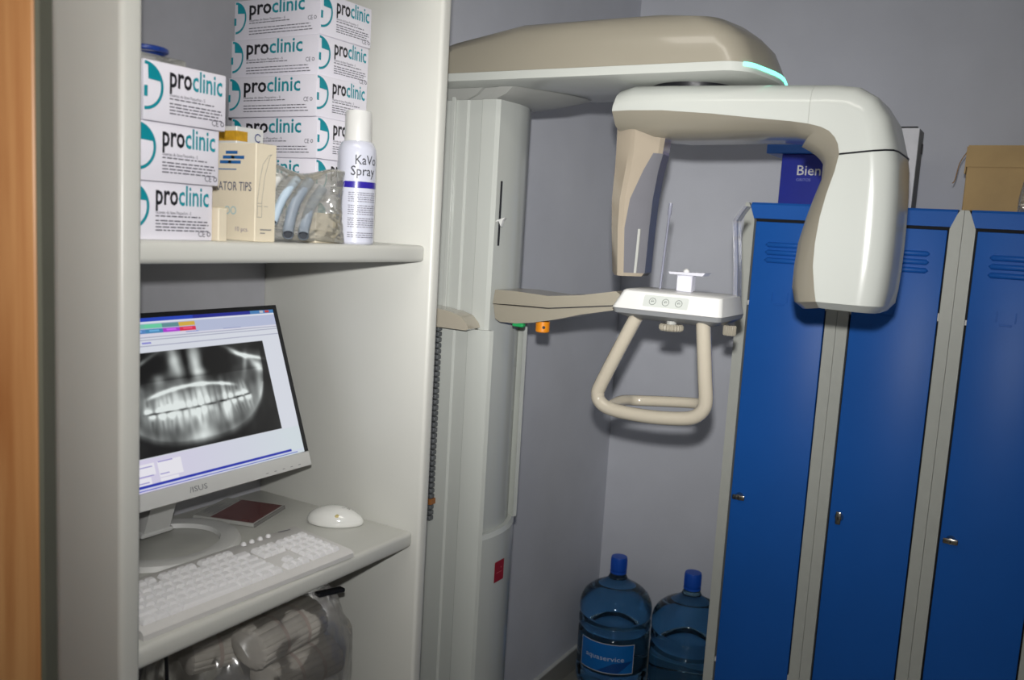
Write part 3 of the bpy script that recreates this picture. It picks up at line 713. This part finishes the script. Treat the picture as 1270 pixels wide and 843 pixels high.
lv = ['second lowest glove carton of the tall stack, behind the tips box', 'third glove carton up in the tall stack, level with the spray cap', 'fourth glove carton up in the tall stack, just above the spray cap',
      'fifth glove carton up, wider set, in the tall stack', 'topmost glove carton of the tall stack, cut by the frame']
offs = [(-1.092, 1.146), (-1.088, 1.143), (-1.090, 1.141), (-1.106, 1.160), (-1.106, 1.162)]
# heights: boundary pairs seen in the photograph
for i, (l, (x, y)) in enumerate(zip(lv, offs)):
    dup(car, (x, y, Z1T + GH * (i + 1)), l, rz=math.radians((1, -1, 0, 0, -1)[i]))
for i, (x, y, l) in enumerate(((-.992, .712, 'bottom glove carton of the short front stack by the cabinet edge'), (-.990, .720, 'middle glove carton of the short front stack'),
                               (-.988, .729, 'top glove carton of the short front stack'))):
    dup(car, (x, y, Z1T + .0752 * i), l, scale=(1, 1, 1.068))

# ------------------------------------------------------------------ other things on the upper shelf
t = thing('tips_box', (-.99, .917, Z1T), 'cream box of aspirator tips with a printed tip drawing', 'box')
add('box_body', box(-.125, 0, 0, .040, .0002, .142, .001, 1), M_CREAM, t)
add('open_slot', loft([[(-.001, .004, .1423), (-.001, .036, .1423), (-.02, .02, .1425)], [(-.001, .004, .1424), (-.001, .036, .1424), (-.02, .02, .1426)]]), mat('slot_brown', (84, 60, 36), .7), t)
b = fit('ASPIRATOR TIPS', .106, .0185, .003); b.transform(frame((-.114, -.0004, .073), (1, 0, 0), (0, 0, 1))); add('lettering', b, mat('slate_ink', (70, 76, 104), .5, var=0), t)
b = fit('10 pcs.', .027, .0095, 0); b.transform(frame((-.040, -.0004, .014), (1, 0, 0), (0, 0, 1))); add('lettering', b, mat('mauve_ink', (128, 116, 140), .5, var=0), t)
b = bmesh.new()
for k in range(5): rect(b, -.075 + k * .006, -.052 + k * .007, .112 + (k % 3) * .007, .1165 + (k % 3) * .007)
rect(b, -.078, -.040, .103, .1045)
b.transform(frame((0, -.0004, 0), (1, 0, 0), (0, 0, 1))); add('blue_print', b, mat('print_blue', (30, 96, 160), .5, var=0), t)
b = bmesh.new(); ring(b, -.058, .044, .0045, .006, n=16); ring(b, -.045, .044, .0045, .006, n=16); b.transform(frame((0, -.0004, 0), (1, 0, 0), (0, 0, 1))); add('pale_print', b, mat('print_pale', (150, 190, 200), .5, var=0), t)
b = bmesh.new()   # line drawing of a suction tip on the narrow face
def stroke(b, pts, w_=.0007):
    for (x0, y0), (x1, y1) in zip(pts[:-1], pts[1:]):
        d = Vector((x1 - x0, y1 - y0)); 
        if d.length < 1e-6: continue
        n = Vector((-d.y, d.x)).normalized() * w_ / 2
        b.faces.new([b.verts.new((p_[0], p_[1], 0)) for p_ in ((x0 + n.x, y0 + n.y), (x1 + n.x, y1 + n.y), (x1 - n.x, y1 - n.y), (x0 - n.x, y0 - n.y))])
stroke(b, [(.004, .036), (.0125, .036), (.0125, .062), (.017, .094), (.026, .124), (.030, .128), (.024, .126), (.013, .112), (.0085, .092), (.004, .062), (.004, .036)])
stroke(b, [(.004, .052), (.0125, .052)]); stroke(b, [(.004, .056), (.0125, .056)]); stroke(b, [(.016, .052), (.024, .052)]); stroke(b, [(.010, .018), (.032, .018)], .002); stroke(b, [(.010, .013), (.020, .013)], .0016)
b.transform(frame((.0004, 0, 0), (0, 1, 0), (0, 0, 1))); add('tip_drawing', b, mat('sketch_ink', (140, 138, 134), .5, var=0), t)

t = thing('small_box', (-1.08, .960, Z1T), 'small white and gold box behind the tips box', 'box')
add('box_body', box(-.045, 0, 0, .055, .0002, .172, .001, 1), M_WPLA, t)
add('gold_print', box(-.0451, .0003, -.0004, .022, .15, .165), mat('gold_print', (196, 150, 40), .4, var=.2, scale=90), t)
b = bmesh.new(); ring(b, .043, .158, .005, .0068, .5, 5.5, 18); b.transform(frame((.0006, 0, 0), (0, 1, 0), (0, 0, 1))); add('swirl_print', b, mat('swirl_blue', (30, 50, 120), .5, var=0), t)

t = thing('cream_carton', (-.984, .846, Z1T), 'slim pale cream carton between the short stack and the tips box', 'box')
add('box_body', box(-.03, 0, 0, .015, .0002, .046, .001, 1), M_CREAM, t)
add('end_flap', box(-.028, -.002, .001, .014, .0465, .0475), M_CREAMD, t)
t = thing('little_carton', (-.995, 1.048, Z1T), 'little cream carton between the clear bag and the spray can', 'box')
add('box_body', box(-.03, 0, 0, .058, .0002, .048, .001, 1), M_CREAM, t)
add('side_sheet', box(.0002, .0006, .04, .056, .004, .046), M_CREAMD, t)
add('dark_print', box(.0007, .0009, .046, .052, .038, .045), M_INK, t)

# blue lidded thing lying on the short stack
t = thing('blister_pack', (-1.03, .762, Z1T + .0752 * 3), 'clear blister pack with a blue ring on the short stack', 'blister pack')
add('tray', box(-.05, .02, -.03, .05, .0005, .012, .004, 2), M_FILM, t, smooth=40)
rg = tube([(.0 + .026 * math.cos(a), .0 + .026 * math.sin(a), .018) for a in [2 * PI * k / 24 for k in range(25)]], .0035, 8); add('blue_ring', rg, mat('ring_blue', (24, 54, 128), .35), t, smooth=50)

# spray can
t = thing('spray_can', (-1.008, 1.156, Z1T), 'white spray can with a violet band and white cap at the shelf edge', 'spray can')
M_CAN = mat('can_white', (206, 208, 222), .25, coat=.4, var=.01)
R0 = .0322
add('can_body', lathe([(.001, .0), (.030, .0), (R0, .003), (R0, .150), (.0312, .158), (.026, .168), (.0225, .170), (.001, .170)], 40), M_CAN, t, smooth=35)
add('cap', lathe([(.0222, .166), (.0225, .168), (.0218, .216), (.0205, .2195), (.001, .220)], 36), M_WPLA, t, smooth=35)
add('violet_band', lathe([(R0, .0925), (R0 + .0004, .0927), (R0 + .0004, .1030), (R0, .1032)], 40), mat('violet', (48, 36, 150), .3, coat=.3, var=0), t, smooth=60)
ca = math.atan2(-1.156, 1.008) + .28
def cantext(s, w_, h_, z, x, bold=.004):
    b = fit(s, w_, h_, bold); bmesh.ops.subdivide_edges(b, edges=[e for e in b.edges if e.calc_length() > .004], cuts=1)
    b.transform(Matrix.Translation((x, 0, 0))); return wrap(b, R0 + .0004, ca, z)
add('lettering', cantext('KaVo', .040, .022, .131, -.012), M_INK, t); add('lettering', cantext('Spray', .044, .022, .113, -.019), M_INK, t)
b = bmesh.new(); rs = random.Random(5)
for zz in [.084 - k * .0035 for k in range(18) if k % 6 != 5] + [.018, .0145, .011]:
    x = -.022
    while x < .03:
        l = rs.uniform(.002, .006); merge(b, gridrect(x, min(x + l, .03), zz, zz + .0012, 2)); x += l + .001
add('small_print', wrap(b, R0 + .0004, ca, 0), M_INKG, t)

# suction tubes in a clear bag
M_TUBE = mat('grey_tube', (140, 150, 162), .3, var=.04); M_TUBEL = mat('pale_tube', (186, 204, 220), .3, var=.04)
tl = [([(-.980, .974, .012), (-.990, .985, .026), (-1.000, 1.008, .062), (-1.003, 1.040, .096)], .0085, M_TUBE, 'grey suction tube with open end in the clear bag, left of two'),
      ([(-.980, 1.006, .011), (-.990, 1.018, .024), (-1.000, 1.042, .058), (-1.004, 1.070, .086)], .0085, M_TUBE, 'grey suction tube with open end in the clear bag, right of two'),
      ([(-.996, .958, .030), (-1.004, .985, .066), (-1.010, 1.020, .098)], .0065, M_TUBEL, 'pale blue suction tube leaning across the clear bag'),
      ([(-1.008, .962, .070), (-1.014, .975, .086), (-1.018, .992, .100)], .006, M_WPLA, 'short white suction tube at the back of the clear bag')]
for pts, r, m, l in tl:
    base = Vector((pts[0][0], pts[0][1], Z1T))
    P = smooth_path([Vector(q) + Vector((0, 0, Z1T)) - base for q in pts], 6)
    t = thing('suction_tube', base, l, 'tube', 'suction tubes in the clear bag')
    add('tube_wall', tube(P, r, 14, False), m, t, smooth=60)
    add('tube_bore', tube(P, r * .72, 14, True), mat('bore_dark', (70, 74, 82), .6), t, smooth=60)
o = add('clear_bag', pillow('clear_bag', .150, .112, .040, 11, None), film('bag_film', (232, 231, 220), .20, .10, 1.2), smooth=30)
o.location = (-1.006, 1.028, Z1T + .001); o.rotation_euler = (0, math.radians(-4), math.radians(-18)); tag(o, 'crinkled clear plastic bag of suction tubes on the upper shelf', 'plastic bag')

# ------------------------------------------------------------------ monitor
Pt, Pb = Vector((-1.258, 0, 1.514)), Vector((-1.153, 0, 1.218)); ML = (Pt - Pb).length
MYL, MYR = .726, 1.221; MWD = MYR - MYL
mdn = (Pb - Pt).normalized(); mn = Vector((-mdn.z, 0, mdn.x)); mn = mn if mn.x > 0 else -mn      # down the screen; outward normal
mo = thing('computer_monitor', (-1.25, .973, Z2T), 'white computer monitor on a ring stand showing a dental x-ray', 'monitor')
MF = frame(Vector((Pt.x, MYL, Pt.z)), (0, 1, 0), -mdn)     # local: x right, y up, z towards viewer; origin top left
def mm(bm): bm.transform(MF); return bm
def mbox(x0, x1, t0, t1, z0, z1, bev=0): return mm(box(x0, x1, -t1, -t0, z0, z1, bev, 2))
CH = .2865
add('back_shell', mm(loft([[(0, -ML, -.012), (MWD, -ML, -.012), (MWD, 0, -.012), (0, 0, -.012)], [(.0, -ML, -.016), (MWD, -ML, -.016), (MWD, 0, -.016), (0, 0, -.016)], [(.07, -ML + .03, -.045), (MWD - .07, -ML + .03, -.045), (MWD - .07, -.06, -.045), (.07, -.06, -.045)]])), M_WPLA, mo, True)
bz = bmesh.new()
for a in ((0, MWD, 0, .008), (0, .008, .0081, CH), (MWD - .008, MWD, .0081, CH)): merge(bz, box(a[0], a[1], -a[3], -a[2], -.0118, .001))
add('bezel', mm(bz), M_BLACK, mo, True)
add('chin', mbox(0, MWD, CH + .0003, ML, -.0118, .003, .0025), M_WPLA, mo, True, 40)
lg = fit('/ISUS', .036, .0125, .006); lg.transform(MF @ Matrix.Translation((MWD / 2 - .018 - .014, -ML + .0095, .0033))); add('brand_lettering', lg, mat('logo_grey', (140, 142, 146), .3, metal=.5, var=0), mo, True)
b = bmesh.new()
for k in range(5): rect(b, MWD - .115 + k * .02, MWD - .109 + k * .02, -ML + .006, -ML + .0068, .0033)
add('button_marks', mm(b), M_INKG, mo, True)
# screen picture, drawn per vertex
SW0, SW1, ST0, ST1 = .0082, MWD - .0082, .0082, CH - .0002
NX, NY = 330, 196
def screen_colours():
    s = np.linspace(SW0, SW1, NX)[None, :].repeat(NY, 0); tt = np.linspace(ST0, ST1, NY)[:, None].repeat(NX, 1)
    C = np.zeros((NY, NX, 3)); C[:] = np.array([226, 230, 240]) / 255
    def R_(a, b_, c, d, col): C[(s >= a) & (s < b_) & (tt >= c) & (tt < d)] = np.array(col) / 255
    R_(0, 1, 0, .0145, (36, 70, 190)); R_(.30, 1, 0, .0145, (30, 40, 150)); R_(.43, 1, 0, .0145, (70, 130, 190)); R_(.465, .476, .009, .0135, (200, 60, 50)); R_(.452, .462, .009, .0135, (200, 205, 215))
    R_(0, 1, .0145, .018, (235, 238, 248)); R_(0, 1, .018, .037, (190, 198, 226)); R_(0, .30, .035, .0405, (226, 222, 238)); R_(0, 1, .037, .0405, (226, 226, 240))
    for k, (c1, c2) in enumerate((((120, 200, 180), (90, 140, 200)), ((110, 215, 170), (70, 140, 190)), ((100, 150, 155), (180, 60, 215)), ((222, 180, 70), (225, 45, 85)))):
        a = .302 - .0335 * (4 - k) ; R_(a, a + .0335, .019, .0265, c1); R_(a, a + .0335, .0268, .0345, c2); R_(a + .006, a + .026, .0295, .0318, tuple(min(255, v + 45) for v in c2))
    R_(.28, .305, .0365, .038, (130, 150, 215)); R_(.36, .40, .0365, .038, (150, 160, 205))
    for y in (.0405, .0448, .0545): R_(0, 1, y, y + .0014, (170, 172, 196))
    R_(.19, .207, .049, .0515, (140, 140, 220))
    # lower panels
    fx = np.clip((s - .12) / .34, 0, 1)[..., None]; low = tt >= .235
    C[low] = ((1 - fx) * np.array([222, 214, 240]) + fx * np.array([220, 230, 236]))[low] / 255
    for (a, b_, c, d) in ((.10, .165, .243, .262), (.17, .215, .243, .268), (.06, .155, .264, .277), (.17, .205, .27, .277)): R_(a, b_, c, d, (244, 242, 250))
    for (a, b_, c) in ((.10, .16, .247), (.172, .20, .243), (.172, .205, .255), (.172, .19, .263), (.12, .16, .262), (.11, .15, .272)): R_(a, b_, c, c + .0013, (140, 130, 205))
    R_(0, .455, .2755, .2795, (36, 52, 178)); R_(0, 1, .2795, .2815, (215, 220, 245)); R_(0, .47, .2828, .2846, (60, 90, 200)); R_(.462, .476, .2735, .2748, (150, 160, 200))
    # panoramic x-ray: p across (-1..1), q down (0..1)
    p = (s - .268) / .176; q = (tt - .0655) / .169
    rs = np.random.RandomState(4)
    def nz(fx_, fy_, n=26):
        o = np.zeros_like(p)
        for _ in range(n):
            a, b_, c = rs.normal(0, fx_), rs.normal(0, fy_), rs.uniform(0, 6.3); o += np.sin(a * p + b_ * q + c)
        return o / math.sqrt(n)
    def G(px, qx, sp, sq, a=1, rot=0):
        dp, dq = p - px, q - qx; c_, s_ = math.cos(rot), math.sin(rot); u_, v_ = dp * c_ + dq * s_, -dp * s_ + dq * c_
        return a * np.exp(-(u_ / sp) ** 2 - (v_ / sq) ** 2)
    ap = np.abs(p)
    V = .26 + .06 * nz(7, 7) + .03 * nz(30, 26)
    V -= G(-.42, .14, .24, .13, .26) + G(.36, .14, .20, .15, .30) + G(-.78, .05, .2, .06, .25) + G(.9, .04, .2, .08, .3) + G(0, .30, .35, .03, .14)
    V += G(-.14, .12, .07, .17, .46) + G(.10, .13, .08, .19, .46) - G(-.02, .12, .028, .2, .22) + G(-.36, .28, .07, .06, .36) + G(.14, .26, .10, .05, .2)
    V += G(-.62, .16, .30, .022, .50, -.45) + G(-.75, .26, .2, .04, .35, .5) + G(.62, .10, .16, .025, .55, .5) + G(.80, .16, .22, .02, .60, .25) + G(.86, .27, .10, .05, .5, .6) + G(.70, .22, .03, .12, .3, .3)
    pal = .375 + .26 * ap ** 2.0 - .015 * p
    V += .60 * np.exp(-((q - pal) / .017) ** 2) * np.clip((.56 - ap) * 8, 0, 1)
    # jaw: body, ramus on both sides and the bright lower rim
    rr_ = np.clip(1 - (ap / .93) ** 2.7, 0, 1) ** (1 / 2.7); rim_ = .08 + .88 * rr_
    ins_ = np.clip((rim_ - q) * 22, 0, 1)
    V = V + .10 * ins_ * (q > .3)
    V += (.26 * np.exp(-((q - rim_) / .020) ** 2) + .10 * np.exp(-((q - rim_ + .05) / .05) ** 2)) * (q > .45) * (ap < .9)
    V += (G(.84, .48, .045, .26, .26, .12) + G(-.84, .48, .045, .26, .26, -.12)) + G(-.72, .62, .10, .16, .12) + G(.72, .62, .10, .16, .10)
    V = V * (.34 + .66 * ins_) + .03 * (1 - ins_)
    V += G(.0, .88, .14, .08, .22) + G(.03, .80, .06, .05, .12)
    occ = .600 - .05 * (p + .1) ** 2 - .02 * p
    arch = np.exp(-(p / .60) ** 8)
    V += .16 * np.exp(-((q - occ) / .20) ** 4) * arch
    xs = -.575; tw = [.10, .105, .10, .075, .075, .08, .062, .08, .08, .062, .08, .07, .072, .10, .105]; tr = np.random.RandomState(9)
    for k, w_ in enumerate(tw):
        mol = abs(k - 7) >= 4.6
        for sg in (-1, 1):
            c_ = xs + w_ / 2 + (.025 if sg > 0 else 0) + tr.uniform(-.008, .008); ln = (.16 if mol else .20) + tr.uniform(-.02, .025); w2 = w_ * tr.uniform(.90, 1.1) * (.92 if sg > 0 else 1)
            lean = tr.uniform(-.10, .10) + .12 * sg * (k - 7) / 7
            d_ = np.clip(sg * (q - occ), 0, 1) / ln; cc = c_ + lean * ln * d_; tap = w2 * (.47 - .17 * np.clip(d_ - .3, 0, 1))
            body = np.exp(-np.clip(((p - cc) / tap) ** 4 + (np.clip(d_ - .02, 0, 9) / .92) ** 5 + 40 * (sg * (q - occ) < .008), 0, 30))
            V += body * (.17 + tr.uniform(-.05, .07) + .16 * np.exp(-((d_ - .22) / .2) ** 2))
            if mol:
                V += .38 * body * np.exp(-((d_ - .15) / .12) ** 2) * (.6 + .6 * np.exp(-((p - c_ - tr.uniform(-.02, .02)) / .025) ** 2)); V -= .16 * np.exp(-((p - cc) / (w_ * .12)) ** 2) * body * (d_ > .45)
        xs += w_
    V -= .30 * np.exp(-((q - occ) / .010) ** 2) * (ap < .60) * (.5 + .5 * np.sin(p * 38 + 1)) + .07 * nz(40, 8) * arch * np.exp(-((q - occ) / .25) ** 4)
    V -= G(.30, .58, .030, .13, .30) + G(.64, .56, .05, .08, .25) + G(-.66, .60, .05, .12, .25)
    V[1:-1, 1:-1] = .36 * V[1:-1, 1:-1] + .16 * (V[:-2, 1:-1] + V[2:, 1:-1] + V[1:-1, :-2] + V[1:-1, 2:])
    V *= .94 + .10 * nz(26, 2)
    V = np.clip((V - .07) * 1.36, .015, .97)
    m = (ap < 1) & (q > 0) & (q < 1)
    C[m] = np.stack([V * .97, V, V * .99], -1)[m]
    return C
C = screen_colours()
bm = bmesh.new(); vg = []
xs_ = np.linspace(SW0, SW1, NX); ts_ = np.linspace(ST0, ST1, NY)
me = bpy.data.meshes.new('screen')
vv = [(MF @ Vector((x, -t_, -.0008))) - Vector(mo.location) for t_ in ts_ for x in xs_]
ff = [(j * NX + i, j * NX + i + 1, (j + 1) * NX + i + 1, (j + 1) * NX + i) for j in range(NY - 1) for i in range(NX - 1)]
me.from_pydata(vv, [], ff); bm.free()
at = me.color_attributes.new('picture', 'FLOAT_COLOR', 'POINT')
cl = np.where(C <= .04045, C / 12.92, ((C + .055) / 1.055) ** 2.4).reshape(-1, 3)
at.data.foreach_set('color', np.concatenate([cl, np.ones((len(cl), 1))], 1).astype(np.float32).ravel())
ms = bpy.data.materials.new('screen_picture'); ms.use_nodes = True; nt = ms.node_tree; pb = nt.nodes['Principled BSDF']
an = nt.nodes.new('ShaderNodeAttribute'); an.attribute_name = 'picture'
pb.inputs['Base Color'].default_value = (.012, .012, .014, 1); pb.inputs['Roughness'].default_value = .45
nt.links.new(an.outputs['Color'], pb.inputs['Emission Color']); pb.inputs['Emission Strength'].default_value = .82
add('screen', me, ms, mo)
# stand: neck and flat ring foot
add('neck', prism([(-1.335, Z2T + .012), (-1.290, Z2T + .012), (-1.238, 1.262), (-1.262, 1.290), (-1.275, 1.285)], 'y', .955, 1.008, .004, 2), M_WPLA, mo, True, 40)
rc = (-1.256, .978); n = 56
prf = [(.078, 0), (.080, -.001 + .009), (.098, .0105), (.108, .008), (.112, .0)]
b = bmesh.new(); RR = [[b.verts.new((rc[0] + r * 1.02 * math.cos(2 * PI * k / n), rc[1] + r * 1.18 * math.sin(2 * PI * k / n), Z2T + .0006 + z)) for k in range(n)] for r, z in prf]
for i in range(len(RR)):
    for k in range(n): b.faces.new((RR[i][k], RR[i][(k + 1) % n], RR[(i + 1) % len(RR)][(k + 1) % n], RR[(i + 1) % len(RR)][k]))
add('ring_foot', b, M_WPLA, mo, True, 40)
# neck stub joining the ring
add('neck_base', box(-1.36, -1.285, .948, 1.015, Z2T + .0108, Z2T + .020, .004, 2), M_WPLA, mo, True, 40)

# ------------------------------------------------------------------ keyboard and mouse
KX, KY0, KY1 = -.987, .732, 1.142; KD = .150
kb = thing('keyboard', (KX, KY0, Z2T), 'white computer keyboard at the front of the lower shelf', 'keyboard')
kb.rotation_euler = (0, 0, math.radians(-2.0))
KWD = KY1 - KY0
def kz(d): return .012 + .010 * d / KD
prof = [(0, .0006), (0, .008), (-.006, .0125), (-KD + .004, .0215), (-KD, .019), (-KD, .0006)]
add('case', prism(prof, 'y', 0, KWD, .003, 2), M_KBASE, kb, smooth=40)
kme = {}
def key(x, y, wx, wy, name='key'):
    kk = (round(wx, 4), round(wy, 4))
    if kk not in kme:
        kme[kk] = fin(loft([[(sx * wx / 2, sy * wy / 2, 0) for sx, sy in ((-1, -1), (1, -1), (1, 1), (-1, 1))], [(sx * (wx / 2 - .0008), sy * (wy / 2 - .0008), .004) for sx, sy in ((-1, -1), (1, -1), (1, 1), (-1, 1))], [(sx * (wx / 2 - .0026), sy * (wy / 2 - .0026), .0072) for sx, sy in ((-1, -1), (1, -1), (1, 1), (-1, 1))]]), name)
        kme[kk].materials.append(M_KEY)
    o = link(bpy.data.objects.new(name, kme[kk])); o.parent = kb; o.location = (-(x - .006), y, kz(x - .006) + .0006); o.rotation_euler = (0, math.radians(3.8), 0)
U = .0172
rows = [(.030, [1.25, 1.25, 1.25, 6.0, 1.25, 1.25, 1.25, 1.25]), (.049, [2.25] + [1] * 10 + [2.5]), (.068, [1.75] + [1] * 11 + [2.0]), (.087, [1.5] + [1] * 12 + [1.25]), (.106, [1] * 13 + [1.75])]
for x, ws in rows:
    y = .010
    for w_ in ws: key(x, y + w_ * U / 2, U - .0012, w_ * U - .0012); y += w_ * U
y = .010
for g, n_ in ((0, 1), (.012, 4), (.008, 4), (.008, 4)):
    y += g
    for _ in range(n_): key(.127, y + .008, .013, .0150); y += .0160
for r_, x in enumerate((.030, .049, .068, .087, .106)):
    for c_ in range(3):
        if (r_ == 0) or (r_ == 1 and c_ == 1) or r_ >= 3: key(x, .010 + 15.0 * U + .006 + (c_ + .5) * U * .93, U - .0012, U * .93 - .0012)
    for c_ in range(4):
        key(x, .010 + 15.0 * U + .012 + 3 * U * .93 + (c_ + .5) * U * .93, U - .0012, U * .93 - .0012)
dm = fin(lathe([(.001, .0), (.0048, .0), (.0046, .003), (.0030, .0052), (.0008, .006)], 14), 'media_button', 50); dm.materials.append(M_KEY)
for k in range(4):
    o = link(bpy.data.objects.new('media_button', dm)); o.parent = kb; o.location = (-.137, .285 + k * .018, kz(.137) + .0008)
b = bmesh.new(); rect(b, -.012, .012, -.0012, .0012); b.transform(frame((-.139, .378, kz(.139) + .0012), (.25, 1, 0), (-1, .25, 0))); add('maker_mark', b, M_INKG, kb)

t = thing('mouse', (-1.115, 1.252, Z2T), 'glossy white computer mouse beside the keyboard', 'mouse')
b = bmesh.new(); bmesh.ops.create_uvsphere(b, u_segments=32, v_segments=18, radius=1)
for v in b.verts:
    x, y, z = v.co; zz = max(z, -.25)
    f = 1 - .12 * max(0, y)
    v.co = (x * .033 * f, y * .055, (zz + .25) * .027 * (1 - .22 * max(0, y) ** 2) + .0006)
b.transform(Matrix.Rotation(math.radians(-62), 4, 'Z'))
ms_o = add('shell', b, mat('mouse_white', (238, 238, 234), .1, coat=.9, var=0), t, smooth=60)
b = box(-.0022, .0022, -.008, .008, .026, .0325, .0012, 2); b.transform(Matrix.Rotation(math.radians(-62), 4, 'Z') @ Matrix.Translation((0, .020, -.0012))); add('scroll_wheel', b, M_GREY, t)
b = bmesh.new(); rect(b, -.004, .004, -.0006, .0006); b.transform(Matrix.Translation((.016, .004, .0328)) @ Matrix.Rotation(1.0, 4, 'Z')); add('maker_mark', b, M_INKG, t)
b = bmesh.new(); bmesh.ops.create_uvsphere(b, u_segments=14, v_segments=8, radius=1)
for v in b.verts: v.co = (v.co.x * .007, v.co.y * .008, v.co.z * .006)
b.transform(Matrix.Translation((.017, -.014, .020))); add('amber_window', b, mat('amber_patch', (206, 190, 128), .15, var=.05), t, smooth=60)

# disc case lying under the monitor
c0, c1 = Vector((-1.212, 1.135)), Vector((-1.248, 1.248)); ex = (c1 - c0).normalized(); eyv = Vector((-ex.y, ex.x)) * (1 if -ex.y < 0 else -1)
t = thing('disc_case', (c0.x, c0.y, Z2T), 'clear disc case with a dark red insert lying behind the keyboard', 'disc case', rz=math.atan2(ex.y, ex.x))
sgn = 1 if (Vector((-ex.y, ex.x)).x < 0) else -1
add('case_lid', box(0, .119, 0, sgn * .128, .0005, .0075, .0008, 1), mat('case_grey', (178, 178, 174), .15, coat=.5, var=.05), t)
add('red_insert', box(.003, .116, sgn * .003, sgn * .092, .0077, .0081), mat('insert_red', (116, 72, 72), .2, coat=.5, var=.12, scale=40), t)
add('case_spine', box(.0, .119, sgn * -.0025, sgn * .0, .0006, .0072), mat('spine_grey', (128, 126, 124), .2, var=.03), t)
b = bmesh.new()
for k in range(6): rect(b, .02 + (k % 2) * .01, .085 - (k % 3) * .012, .097 + k * .005, .0985 + k * .005, .0078)
if sgn < 0: b.transform(Matrix.Diagonal((1, -1, 1, 1)))
add('printed_lines', b, M_INKG, t)

# ------------------------------------------------------------------ cotton rolls in a clear bag, below the keyboard shelf
M_COT = mat('cotton', (220, 214, 204), .9, var=.05, scale=60, bump=.3, bscale=300)
M_BANDP = mat('paper_band', (208, 190, 180), .6, var=.03)
def make_pack(name='cotton_roll_pack'):
    """bundle of thin cotton rolls: ribbed bolster along local x held by two paper bands"""
    t = thing(name, (0, 0, 0), '', 'cotton rolls', 'packs of cotton rolls in the clear bag')
    n = 72; L = .075; R = .046
    def prof(x, s=1): return [(x, (R * s - (.0022 if k % 4 in (0,) else 0)) * math.cos(2 * PI * k / n), (R * .80 * s - (.0022 if k % 4 in (0,) else 0)) * math.sin(2 * PI * k / n)) for k in range(n)]
    add('rolls', loft([prof(-L, .86), prof(-L + .004, 1), prof(-L * .34, 1), prof(-L * .30, .965), prof(-L * .26, 1), prof(L * .30, 1), prof(L * .34, .965), prof(L * .38, 1), prof(L - .004, 1), prof(L, .86)]), M_COT, t, smooth=40)
    for x in (-L * .30, L * .34):
        add('band', loft([[(x + d, (R + .0008) * math.cos(2 * PI * k / 40), (R * .80 + .0008) * math.sin(2 * PI * k / 40)) for k in range(40)] for d in (-.0035, .0035)], False, False), M_BANDP, t, smooth=60)
    return t
pk = make_pack(); pk.location = (-1.085, 1.085, .955); pk.rotation_euler = (0, math.radians(-4), math.radians(88)); pk['label'] = 'uppermost pack of cotton rolls in the bag under the shelf'
for loc, rz, l in (((-1.08, 1.125, .872), 84, 'second pack of cotton rolls down, under the uppermost one'), ((-1.095, 1.115, .790), 90, 'third pack of cotton rolls down, at the picture bottom'),
                   ((-1.21, 1.07, .90), 70, 'pack of cotton rolls at the back of the bag'), ((-1.14, .90, .83), 75, 'pack of cotton rolls at the dark left end of the bag'), ((-1.095, 1.10, .709), 90, 'lowest pack of cotton rolls resting on the bottom shelf')):
    r = dup(pk, loc, l); r.rotation_euler = (0, 0, math.radians(rz))
o = crumple('clear_bag', (.135, .185, .185), (-1.13, 1.06, .852), film('bag_film_large', (215, 210, 202), .12, .2, .5), 'large crinkled clear bag of cotton rolls under the keyboard shelf', 'plastic bag', 21, .11, 22, 5)
b = box(-.03, .03, -.008, .008, -.004, .004, .002, 1)
o = add('black_clip', b, M_BLACK); o.location = (-1.045, 1.165, 1.012); o.rotation_euler = (0, .1, math.radians(80)); tag(o, 'small black clip on top of the cotton roll bag', 'clip')
o = add('black_cable', tube(smooth_path([(0, 0, .412), (.004, .004, .33), (-.004, .012, .22), (.0, .02, .10), (.0, .05, .012)], 6), .0028, 8), M_BLACK, smooth=60)
o.location = (-1.08, .835, .66); tag(o, 'thin black cable hanging below the keyboard shelf', 'cable')
